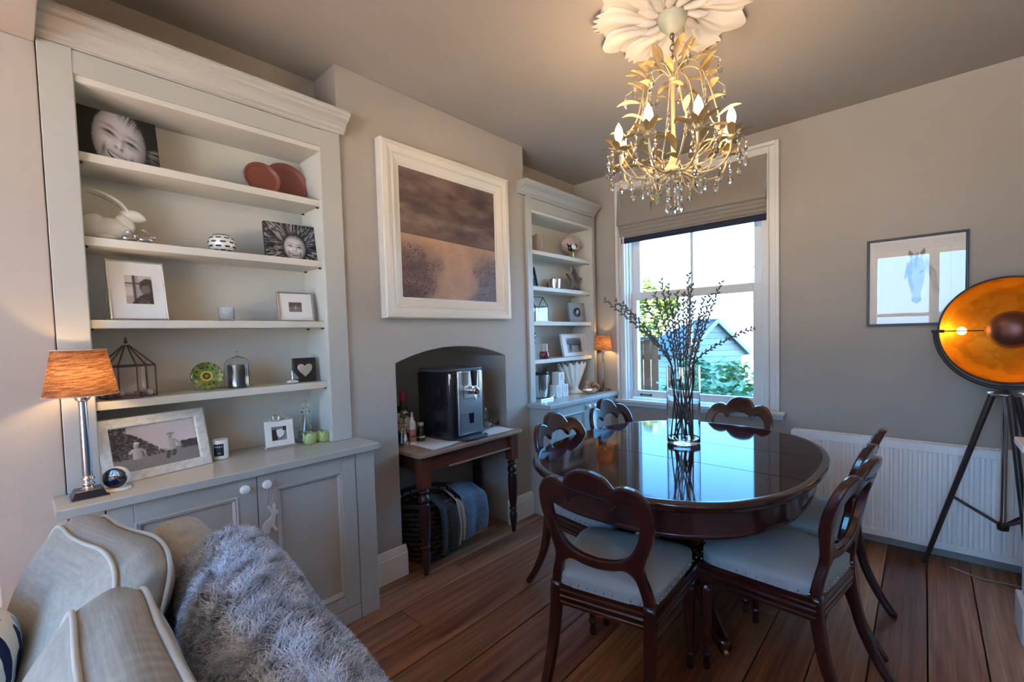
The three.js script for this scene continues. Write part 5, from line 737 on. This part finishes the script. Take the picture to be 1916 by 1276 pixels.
  { const b = it('pebble_boat', 'tiny driftwood sailing boat on a white pebble, beside the heart frame', 'ornament', [-.045, NS[3], 2.497], PI / 2); obj('pebble', new THREE.SphereGeometry(1, 18, 12).scale(.026, .009, .016).translate(0, .009, 0), M(.62, .6, .55, .6), b); obj('mast', rod([-.002, .015, 0], [-.006, .072, 0], .0014), pineM, b); const s = poly([[0, 0], [.03, .0], [-.002, .045]]); obj('sail', extr(s, .003, .0008).translate(-.001, .021, 0), M(.5, .6, .72, .1, { metalness: .7 }), b); }
  // worktop
  { const c = it('white_candle', 'white jar candle with a black label beside the mother-of-pearl frame', 'candle', [-.085, WT, 2.78]); const lab = canvasTex(128, 160, (x, W, H) => { x.fillStyle = '#0c0d16'; x.fillRect(0, 0, W, H); x.fillStyle = '#f2f0ea'; x.font = 'bold 34px sans-serif'; x.textAlign = 'center'; x.fillText('b e e s', W / 2, 46); x.fillStyle = '#c9c7c0'; x.fillRect(48, 120, 38, 8); }); obj('jar', lathe([[.001, 0], [.027, .001], [.029, .004], [.029, .082], [.0265, .083], [.026, .06], [.001, .058]], 36), M(.76, .74, .68, .3), c); const l = obj('label', new THREE.CylinderGeometry(.0293, .0293, .05, 20, 1, true, -.62, 1.24), M(1, 1, 1, .5, { map: lab }), c, [0, .042, 0]); l.rotation.y = 1.15; }
  { // ball-shaped smart camera on a base
    const s = it('smart_camera', 'small black-faced round home camera in a white shell on a stand', 'camera', [.085, WT, 3.118], 1.05); obj('shell', latheS([[.001, -.022], [.02, -.02], [.034, -.006], [.036, .01], [.034, .016]], 32, 30).rotateX(PI / 2).translate(0, .042, 0), M(.68, .66, .6, .35), s); obj('face', latheS([[.0335, .014], [.03, .02], [.018, .0235], [.001, .0245]], 32, 20).rotateX(PI / 2).translate(0, .042, 0), M(.008, .01, .02, .05, { clearcoat: 1 }), s); obj('lens', new THREE.SphereGeometry(.006, 12, 8).scale(1, 1, .3).translate(-.002, .044, .0243), M(.2, .2, .22, .1), s); obj('base', latheS([[.001, 0], [.034, 0], [.036, .003], [.03, .007], [.012, .009], [.001, .009]], 28, 20).translate(0, 0, .004), M(.7, .67, .6, .4), s); }
  { const d = it('decanter', 'clear glass decanter with a round stopper at the end of the worktop', 'decanter', [-.1, WT, 2.425]); obj('bottle', lathe([[.001, .004], [.034, .001], [.038, .006], [.036, .03], [.026, .075], [.014, .105], [.0125, .14], [.022, .147], [.0225, .15], [.0115, .15], [.0105, .105], [.023, .073], [.033, .03], [.001, .012]], 32), glassM, d); obj('stopper', [new THREE.SphereGeometry(.017, 18, 14).translate(0, .183, 0), lathe([[.0095, .14], [.0095, .16], [.013, .166], [.001, .167]], 16)], glassM, d); }
  const tl = it('tulip_holder', 'lime green glass tulip tealight holder in front of the decanter', 'tealight holder', [-.045, WT, 2.432]); tl.userData.group = 'lime tulip tealight holders';
  const tm = M(.6, .7, .27, .15, { transmission: .35, thickness: .01, ior: 1.4, side: THREE.DoubleSide }); obj('cup', latheS([[.001, .003], [.02, .0], [.029, .012], [.031, .03], [.03, .036]], 30, 24), tm, tl);
  for (let k = 0; k < 6; k++) { const m = obj('petal', grid(8, 10, (u, v) => { const s = (u - .5) * 2, w = .62 * sqrt(max(0, 1 - pow(v, 2.4))), r = .031 - .004 * v * v + .001; return [r * sin(s * w), .02 + .036 * v, r * cos(s * w)]; }), tm, tl); m.rotation.y = k * PI / 3; }
  copyOf(tl, 'lime green glass tulip tealight holder at the worktop end, next to the bookcase post', [-.05, WT, 2.366], .4);
}

// ================= ornaments in the far alcove =================
{
  const zAt = (u, v, x) => onPlane('x', x, u, v).z, it = thing;
  const clay = M(.34, .29, .26, .6);
  { const v = it('slim_vase', 'slim mottled brown vase half hidden at the end of the top far shelf', 'vase', [-.12, FS[0], .82]); obj('body', latheS([[.001, 0], [.03, .002], [.042, .05], [.036, .1], [.016, .15], [.011, .18], [.014, .195]], 28, 40), clay, v); }
  { const v = it('ruffled_vase', 'squat brown vase with a wavy rim on the top far shelf', 'vase', [-.11, FS[0], .665]); obj('body', grid(40, 20, (u, t) => { const a = u * 2 * PI, r = mix(.03, .058, sin(t * PI * .72)) * (1 + .035 * cos(a * 7)), y = t * .14 + (t > .9 ? .008 * cos(a * 7) : 0); return [r * cos(a), y, r * sin(a)]; }, true), M(.36, .3, .26, .45, { side: THREE.DoubleSide }), v); }
  { // conch shell on a stand
    const s = it('conch_shell', 'pale pink conch shell mounted on thin brass legs', 'shell', [-.11, FS[0], .23], PI / 2); const m = M(.56, .42, .4, .4);
    obj('shell', grid(48, 40, (u, v) => { const a = u * 2 * PI, t = v, r = .075 * pow(sin(PI * pow(t, .7)), .8) * (1 + .16 * cos(a * 5 + t * 6) * smooth(.2, .6, t)) + .002, flare = 1 + .5 * max(0, cos(a - 2.4)) * smooth(.1, .4, t) * (1 - t); return [mix(-.12, .13, t), .125 + r * flare * sin(a) * .8, r * flare * cos(a) * .8]; }, true), m, s);
    for (let k = 0; k < 5; k++) obj('spike', taper([[.04 + .016 * k, .15 - .006 * k, .03], [.045 + .02 * k, .185 - .01 * k, .04]], (t) => mix(.012, .002, t), 6, 8), m, s);
    obj('stand', [rod([-.01, 0, .02], [-.005, .09, .01], .0022), rod([.03, 0, .02], [.02, .09, .01], .0022), rod([.01, 0, -.03], [.01, .09, -.01], .0022), rod([-.025, .002, .02], [.04, .002, .02], .0022)], goldM, s);
  }
  { const b = it('bird_ornament', 'glossy black and white bird ornament in front of the conch shell', 'ornament', [-.035, FS[0], .315], PI / 2); const S = (a, b2, c, x, y, z) => new THREE.SphereGeometry(1, 22, 16).scale(a, b2, c).translate(x, y, z); obj('body', [S(.045, .032, .03, 0, .078, 0), S(.022, .02, .02, .045, .1, 0)], M(.015, .015, .018, .06, { clearcoat: 1 }), b); obj('wing', [S(.032, .02, .008, -.008, .086, .026)], ceramicM, b); obj('tail', taper([[-.035, .085, 0], [-.065, .105, 0]], (t) => [mix(.014, .004, t), .005], 6, 8), blackM, b); obj('beak', taper([[.064, .1, 0], [.078, .097, 0]], (t) => mix(.004, .0006, t), 4, 8), goldM, b); obj('leg', [rod([-.012, 0, 0], [-.008, .05, 0], .002), rod([.016, 0, 0], [.012, .05, 0], .002)], goldM, b); }
  stand('photo_frame', 'dark framed photograph leaning at the left end of the second far shelf', 'photo frame', -.08, FS[1], .76, .15, .165, .2, .15, (add) => { add('frame', frameGeo(.15, .165, [[0, -.01], [0, .006], [.016, .008], [.018, 0]]), M(.03, .03, .034, .4)); add('print', ...printPlane(.118, .133, .0, portraitPrint)); add('back_board', new THREE.BoxGeometry(.146, .161, .006).translate(0, 0, -.008), blackMatM); });
  { const c = it('silver_cup', 'brushed silver beaker on the second far shelf', 'cup', [-.06, FS[1], .52]); obj('beaker', lathe([[.001, .002], [.042, .001], [.046, .004], [.052, .075], [.05, .075], [.044, .006], [.001, .005]], 32), M(.7, .7, .68, .28, { metalness: 1 }), c); }
  { // driftwood star
    const s = it('wooden_star', 'weathered grey wooden star leaning at the end of the second far shelf', 'ornament', [-.1, FS[1], .2], PI / 2), wm = M(1, 1, 1, .8, { map: rep(woodTex(201, [70, 62, 56], [172, 160, 148], 8, 1), 5, 3) }), P = []; for (let k = 0; k < 10; k++) { const a = k * PI / 5 + .12, r = k % 2 ? .052 : .115; P.push([r * sin(a), r * cos(a)]); }
    for (let k = 0; k < 5; k++) { const q = (j) => P[(j + 10) % 10], sh = poly([[0, 0], q(2 * k - 1), q(2 * k), q(2 * k + 1)]); const g = extr(sh, .022, .002); const m = obj('star_point', uvm(g.rotateX(-.14).translate(0, .096, -.01), 'y', k, k), wm, s); }
    const d = it('wooden_heart', 'rough brown wooden block tucked behind the star', 'ornament', [-.16, FS[1], .4], PI / 2); obj('block', latheS([[.001, 0], [.05, .002], [.06, .04], [.05, .085], [.02, .105], [.001, .108]], 8, 20), M(.24, .18, .14, .8), d);
  }
  { // little glass lantern house
    const t = it('glass_lantern', 'small glass house lantern with candles on the third far shelf', 'lantern', [-.09, FS[2], .71]); const a = .05, b = .075, h = .115, tp = .19; const C = [[-a, -b], [a, -b], [a, b], [-a, b]];
    for (let k = 0; k < 4; k++) { const [x, z] = C[k], [x2, z2] = C[(k + 1) % 4]; obj('bar', rod([x, .003, z], [x, h, z], .0028, 6), darkMetalM, t); obj('bar', rod([x, .003, z], [x2, .003, z2], .0028, 6), darkMetalM, t); obj('bar', rod([x, h, z], [x2, h, z2], .0028, 6), darkMetalM, t); obj('bar', rod([x, h, z], [0, tp, Math.sign(z) * b], .0028, 6), darkMetalM, t); }
    obj('ridge', rod([0, tp, -b], [0, tp, b], .0028, 6), darkMetalM, t);
    for (const [x0, x1, z0, z1] of [[-a, a, -b, -b], [-a, a, b, b], [-a, -a, -b, b], [a, a, -b, b]]) obj('pane', new THREE.BoxGeometry(max(x1 - x0, .0015), h, max(z1 - z0, .0015)).translate((x0 + x1) / 2, h / 2, (z0 + z1) / 2), paneM, t);
    obj('tray', bx(-.06, .06, 0, .006, -.085, .085), M(.4, .46, .5, .2, { metalness: .6 }), t);
    for (const z of [-.03, .035]) { const k = it('pillar_candle', z > 0 ? 'ivory pillar candle in the glass lantern, further from the window' : 'ivory pillar candle in the glass lantern, nearer the window', 'candle', [-.09, FS[2] + .007, .71 + z]); obj('wax', lathe([[.001, 0], [.025, 0], [.025, .07], [.022, .072], [.001, .07]], 20), M(.72, .68, .55, .5), k); obj('wick', rod([0, .07, 0], [.001, .08, 0], .001), blackMatM, k); }
  }
  stand('photo_frame', 'square pewter photo frame with ribbed border and round portrait', 'photo frame', -.075, FS[2], .195, .2, .17, .14, -.1, (add) => { const w = .2, h = .165; add('border', frameGeo(w, h, [[0, -.012], [0, .006], [.004, .008], [.05, .006], [.055, .0]]), M(.32, .34, .33, .4, { metalness: .6 })); add('plate', new THREE.BoxGeometry(w - .1, h - .1, .012).translate(0, 0, -.004), M(.3, .32, .31, .4, { metalness: .6 })); const ribs = []; for (let k = 0; k < 16; k++) for (const [hx, y] of [[1, h / 2 - .025], [1, -h / 2 + .025]]) ribs.push(rod([mix(-w / 2 + .012, w / 2 - .012, k / 15) * .86, y - .018 * Math.sign(y), .0075], [mix(-w / 2 + .012, w / 2 - .012, k / 15), y + .02 * Math.sign(y), .0085], .0026, 5)); for (let k = 0; k < 10; k++) for (const x of [-1, 1]) ribs.push(rod([x * (w / 2 - .05), mix(-.05, .05, k / 9), .0075], [x * (w / 2 - .005), mix(-.07, .07, k / 9), .0085], .0026, 5)); add('ribbing', ribs, M(.4, .42, .41, .35, { metalness: .7 })); add('bezel', new THREE.TorusGeometry(.036, .005, 10, 32).translate(0, 0, .006), M(.04, .04, .045, .3)); add('print', new THREE.CircleGeometry(.035, 32).translate(0, 0, .0045), M(1, 1, 1, .4, { map: portraitPrint })); });
  { const p = it('perfume_bottle', 'glass bottle with a round stopper and a dark red round base piece in front', 'bottle', [-.12, FS[3], .725]); obj('bottle', latheS([[.001, .002], [.032, .0], [.036, .05], [.03, .1], [.014, .13], [.012, .15], [.018, .156]], 28, 40), M(.9, .92, .92, .03, { transmission: .9, thickness: .01, ior: 1.5 }), p); obj('stopper', new THREE.SphereGeometry(.026, 20, 14).translate(0, .18, 0), M(.28, .26, .25, .15, { metalness: .7 }), p);
    const q = it('red_tealight', 'small dark red glass tealight with a pale candle, by the round-stoppered bottle', 'tealight holder', [-.05, FS[3], .68]); obj('glass', latheS([[.001, .002], [.032, .0], [.04, .02], [.04, .04], [.033, .056], [.03, .056], [.001, .05]], 26, 30), M(.16, .02, .035, .12, { clearcoat: .8 }), q); obj('chimney', lathe([[.028, .05], [.03, .115], [.0285, .115], [.0265, .05]], 24), M(.85, .83, .8, .2, { transmission: .7, thickness: .003 }), q); }
  stand('photo_frame', 'white mounted print of a standing animal in a slim white frame', 'picture', -.05, FS[3], .26, .335, .19, .2, -.02, (add) => { const w = .335, h = .19; add('frame', frameGeo(w, h, [[0, -.012], [0, .006], [.002, .008], [.006, .007], [.007, -.002]]), M(.72, .68, .62, .4)); add('mount', new THREE.BoxGeometry(w - .01, h - .01, .006).translate(0, 0, -.006), paperM); add('print', ...printPlane(.2, .125, -.0025, beastPrint)); });
  { const b = it('ice_bucket', 'clear glass and silver ice bucket standing in the far alcove corner', 'ice bucket', [-.05, WT, .745]); obj('bucket', lathe([[.001, .022], [.055, .02], [.06, .024], [.075, .19], [.073, .19], [.058, .028], [.001, .026]], 36), M(.55, .55, .55, .12, { metalness: .85 }), b); obj('lid', latheS([[.077, .19], [.076, .196], [.04, .205], [.001, .206]], 32, 20), darkMetalM, b); obj('lid_knob', taper([[0, .2, -.01], [0, .245, 0], [0, .2, .01]], .004, 16, 8), blackMatM, b); obj('handle', [taper([[0, .18, .074], [0, .2, .1], [0, .16, .115], [0, .1, .1]], .0035, 16, 8), taper([[0, .18, -.074], [0, .2, -.1], [0, .16, -.115], [0, .1, -.1]], .0035, 16, 8)], silverM, b); obj('stand', [bx(-.075, .075, 0, .014, -.075, .075, .003), rod([.05, .006, -.05], [.09, .03, -.07], .006)], silverM, b); }
  const lab = canvasTex(96, 128, (c, W, H) => { c.fillStyle = '#d8d5cc'; c.fillRect(0, 0, W, H); c.strokeStyle = '#77756e'; c.lineWidth = 5; c.beginPath(); c.ellipse(W / 2, 52, 22, 32, 0, 0, 7); c.stroke(); c.font = 'bold 34px serif'; c.fillStyle = '#8a877e'; c.textAlign = 'center'; c.fillText('S', W / 2, 64); c.fillRect(34, 104, 28, 5); });
  const cb = (label, x, y, z) => { const t = it('candle_box', label, 'box', [x, y, z]); t.userData.group = 'white candle boxes'; obj('carton', bx(-.034, .034, 0, .096, -.036, .036, .0015), M(.74, .73, .69, .7), t); obj('front_print', new THREE.PlaneGeometry(.07, .094).rotateY(PI / 2).translate(.0345, .048, 0), M(1, 1, 1, .7, { map: lab }), t); };
  cb('white candle box in the lower row, farther from the shell vase', -.02, WT, .585); cb('white candle box in the lower row, right beside the shell vase', -.02, WT, .505); cb('white candle box stacked on top of the two others', -.025, WT + .097, .548);
  { // fluted shell vase
    const v = it('shell_vase', 'large cream fluted shell vase on the far worktop', 'vase', [-.06, WT, .31], PI / 2); obj('fan', grid(80, 24, (u, t) => { const a = u * 2 * PI, rx = mix(.05, .165, pow(t, .85)), rz = mix(.04, .075, t), fl = 1 + .07 * cos(a * 14) * smooth(.05, .3, t), top = .05 + .2 * t * (1 - .12 * pow(abs(cos(a)), 3)) + (t > .85 ? .014 * cos(a * 14) * (t - .85) / .15 : 0); return [rx * fl * cos(a), top, rz * fl * sin(a)]; }, true), M(.62, .56, .48, .45, { side: THREE.DoubleSide }), v); obj('foot', latheS([[.001, 0], [.075, .0], [.078, .012], [.05, .03], [.045, .06]], 32, 20), M(.62, .56, .48, .45), v); }
  { const v = it('stone_leaf_vase', 'grey stone leaf ornament half hidden behind the shell vase', 'ornament', [-.185, WT, .39], PI / 2); obj('fan', grid(40, 12, (u, t) => { const a = (u - .5) * 2.2, r = mix(.03, .2, t) * (1 + .03 * cos(a * 18)); return [r * sin(a), .02 + r * cos(a) * 1.1, .01 * cos(a * 18) * t]; }), M(.3, .28, .24, .7, { side: THREE.DoubleSide }), v); }
  { const b = it('shell_dish', 'shallow silvery scalloped dish of white beads on the far worktop', 'dish', [.1, WT, .285]); obj('dish', grid(40, 10, (u, t) => { const a = u * 2 * PI, r = mix(.012, .075, t) * (1 + .05 * cos(a * 9) * t); return [r * cos(a) * .8, .004 + .03 * t * t, r * sin(a)]; }, true), M(.6, .55, .46, .25, { metalness: .5, side: THREE.DoubleSide }), b); for (let k = 0; k < 3; k++) { const w = it('white_bead', 'small round white stone lying in the scalloped dish', 'stone', [.1, WT + .016, .255 + k * .026]); w.userData.group = 'white stones in the dish'; obj('stone', new THREE.SphereGeometry(.0115, 12, 8), ceramicM, w); } }
  { const k = it('wooden_knot', 'round carved wooden knot ornament beside the square-column lamp', 'ornament', [.06, WT, .18], .4); obj('knot', [new THREE.TorusKnotGeometry(.028, .012, 80, 10, 2, 3).translate(0, .042, 0)], M(.34, .2, .12, .5), k); const s = it('stone_twig', 'small beige stone ornament behind the scalloped dish', 'ornament', [-.02, WT, .15]); obj('stone', latheS([[.001, 0], [.026, .002], [.03, .03], [.02, .055], [.024, .07], [.001, .09]], 20, 30), M(.46, .38, .3, .7), s); }
  { const c = it('lamp_cord', 'dark loop of lamp cord lying by the small square-column lamp', 'cord', [0, 0, 0]); obj('cord', taper([[.06, WT + .004, .155], [.07, WT + .03, .14], [.075, WT + .048, .125], [.08, WT + .03, .115], [.08, WT + .004, .12]], .003, 24, 6), blackMatM, c); }
}
// ================= the garden =================
{
  const gd = obj('garden_ground', bx(-14, 10, -.35, -.3, -22, -.26, 0), M(.3, .3, .22, .95)); tag(gd, null, null, null, 'structure');
  const fg = obj('front_garden_ground', bx(-8, 10, -.35, -.3, 5.5, 20, 0), M(.5, .48, .44, .95)); tag(fg, null, null, null, 'structure');
  // the storey above, which keeps the near garden out of the sun
  const us = struct('wall_terrace'), br = M(.4, .22, .16, .9); obj('upper_walls', bx(-.5, 3.4, 2.76, 8.6, -.25, 5.45, 0), br, us); obj('next_house', bx(-7, -.5, -.3, 8.6, -.25, 5.45, 0), br, us); obj('next_house', bx(3.41, 10, -.3, 8.6, -.25, 5.45, 0), br, us);
  const R = rng(55);
  { // board fence
    const f = thing('garden_fence', 'weathered vertical board fence beyond the window, left of the shed', 'fence', [-1.75, -.3, -3.4], .12), tones = [.9, .75, 1].map((k) => M(.6 * k, .44 * k, .3 * k, .8, { map: rep(pineTopTex, 2, .6) }));
    for (let i = 0; i < 12; i++) obj('board', uvm(bx(-.9 + i * .128, -.9 + i * .128 + .12, 0, 1.46 + .02 * R(), -.01, .012, .003), 'y', R(), R()), tones[i % 3], f); obj('rail', [bx(-.92, .66, .3, .38, -.05, -.01), bx(-.92, .66, 1.15, 1.23, -.05, -.01)], tones[1], f); obj('coping', bx(-.92, .66, 1.47, 1.52, -.04, .05), M(.06, .08, .08, .6), f);
  }
  { // blue-roofed shed
    const s = thing('garden_shed', 'pale turquoise timber shed with a blue roof in the garden', 'shed', [-.82, -.3, -5.1], .95), bl = M(.045, .075, .1, .6), wm = [1, .88].map((k) => M(.3 * k, .38 * k, .37 * k, .7));
    const hw = .6, eave = 1.22, ridge = 1.76, len = 1.25;
    for (let i = 0; i < 16; i++) { const y0 = i * .112, y1 = y0 + .108, half = y1 <= eave ? hw : hw * (ridge - y0) / (ridge - eave); if (half < .05) break; obj('weatherboard', bx(-half, half, y0, y1, 0, .025, .004), wm[i % 2], s); if (y1 <= eave + .05) obj('side_board', bx(-hw, -hw + .025, y0, y1, -len, 0, .004), wm[(i + 1) % 2], s); }
    obj('back_wall', bx(-hw, hw, 0, eave, -len, -len + .03), wm[0], s); obj('right_wall', bx(hw - .025, hw, 0, eave, -len, 0), wm[0], s);
    for (const sd of [-1, 1]) { const L = Math.hypot(hw + .12, ridge - eave + .1), an = Math.atan2(ridge - eave, hw); const m = obj('roof_slope', uvm(bx(-L, 0, -.015, .02, -len - .1, .12)), bl, s, [0, ridge + .03, 0]); if (sd > 0) { m.rotation.z = PI - an; m.scale.y = -1; m.geometry = uvm(bx(-L, 0, -.02, .015, -len - .1, .12)); m.scale.y = 1; } else m.rotation.z = an; obj('bargeboard', uvm(bx(-L, 0, -.06, .01, .1, .125)), M(.4, .36, .28, .6), m); }
    obj('ridge_cap', bx(-.05, .05, ridge + .03, ridge + .06, -len - .1, .12), M(.1, .13, .08, .6), s);
  }
  // leafy plants: each leaf is a folded blade
  const leafGeo = (() => { const p = [0, 0, 0, .36, .06, .5, 0, 0, .5, 0, 0, 0, 0, 0, .5, -.36, .06, .5, 0, 0, .5, .36, .06, .5, 0, .02, 1, 0, 0, .5, 0, .02, 1, -.36, .06, .5], g = new THREE.BufferGeometry(); g.setAttribute('position', new THREE.Float32BufferAttribute(p, 3)); g.computeVertexNormals(); return g; })();
  function plant(name, label, cat, pos, blobs, n, size, c0, c1, trunk) {
    const t = thing(name, label, cat, pos); obj(trunk ? 'trunk' : 'stem', trunk ?? blobs.map(([x, y, z]) => rod([x * .3, 0, z * .3], [x, y, z], .012, 6)), M(.12, .08, .05, .9), t);
    const inst = new THREE.InstancedMesh(leafGeo, M(1, 1, 1, .55, { side: THREE.DoubleSide }), n), m4 = new THREE.Matrix4(), q = new THREE.Quaternion(), col = new THREE.Color();
    for (let i = 0; i < n; i++) { const [x, y, z, r] = blobs[floor(R() * blobs.length)], d = V(R() - .5, R() - .5, R() - .5).normalize().multiplyScalar(r * pow(R(), .4)); q.setFromEuler(new THREE.Euler(-.6 + R() * 1.4, R() * 7, R() - .5)); const s = size * (.6 + .8 * R()); m4.compose(V(x + d.x, max(.02, y + d.y), z + d.z), q, V(s, s, s)); inst.setMatrixAt(i, m4); const k = R(); col.setRGB(mix(c0[0], c1[0], k), mix(c0[1], c1[1], k), mix(c0[2], c1[2], k)); inst.setColorAt(i, col); }
    inst.name = 'foliage'; inst.userData.kind = 'stuff'; inst.castShadow = true; t.add(inst);
  }
  plant('hydrangea_bush', 'broad-leaved green bush just outside the window', 'bush', [.3, -.3, -2.1], [[-.45, .75, 0, .32], [-.1, .8, .1, .3], [.2, .72, 0, .3], [.45, .66, -.1, .28], [.1, .45, .2, .35], [-.4, .45, .1, .3], [-.3, 1.1, -.1, .2]], 1500, .1, [.04, .14, .05], [.16, .32, .14]);
  plant('low_bush', 'small bright bush to the right of the shed', 'bush', [-.35, -.3, -3.9], [[0, .5, 0, .4], [.45, .6, 0, .35], [.2, .9, 0, .3]], 1200, .09, [.06, .17, .05], [.2, .34, .12]);
  plant('garden_tree', 'sunlit lime green tree behind the board fence', 'tree', [-3.3, -.3, -6.6], [[0, 2.0, 0, .7], [.6, 1.7, 0, .5], [-.5, 1.8, .1, .6], [.2, 2.5, 0, .45], [.9, 2.3, 0, .35]], 2600, .13, [.07, .13, .012], [.2, .27, .04], rod([0, 0, 0], [.05, 1.9, 0], .06, 8));
  plant('garden_tree', 'airy dark-leaved tree standing beyond the shed roof', 'tree', [-.6, -.3, -8.4], [[0, 2.2, 0, .5], [.4, 1.9, .1, .4], [-.1, 2.9, 0, .5], [.5, 2.7, 0, .35], [.9, 2.4, 0, .4]], 700, .12, [.04, .07, .03], [.1, .14, .07], rod([0, 0, 0], [.1, 2.6, 0], .05, 8));
  { // bin outside the front window
    const b = thing('wheelie_bin', 'blue-lidded grey wheelie bin outside the front window', 'bin', [2.5, -.3, 7.2]); obj('body', extr(poly([[-.24, 0], [.24, 0], [.29, .95], [-.29, .95]]), .55, .02), M(.3, .36, .5, .5), b); obj('lid', bx(-.32, .32, .95, 1.03, -.04, .6, .02), M(.1, .22, .55, .4), b);
  }
}
renderer.render(scene, camera);
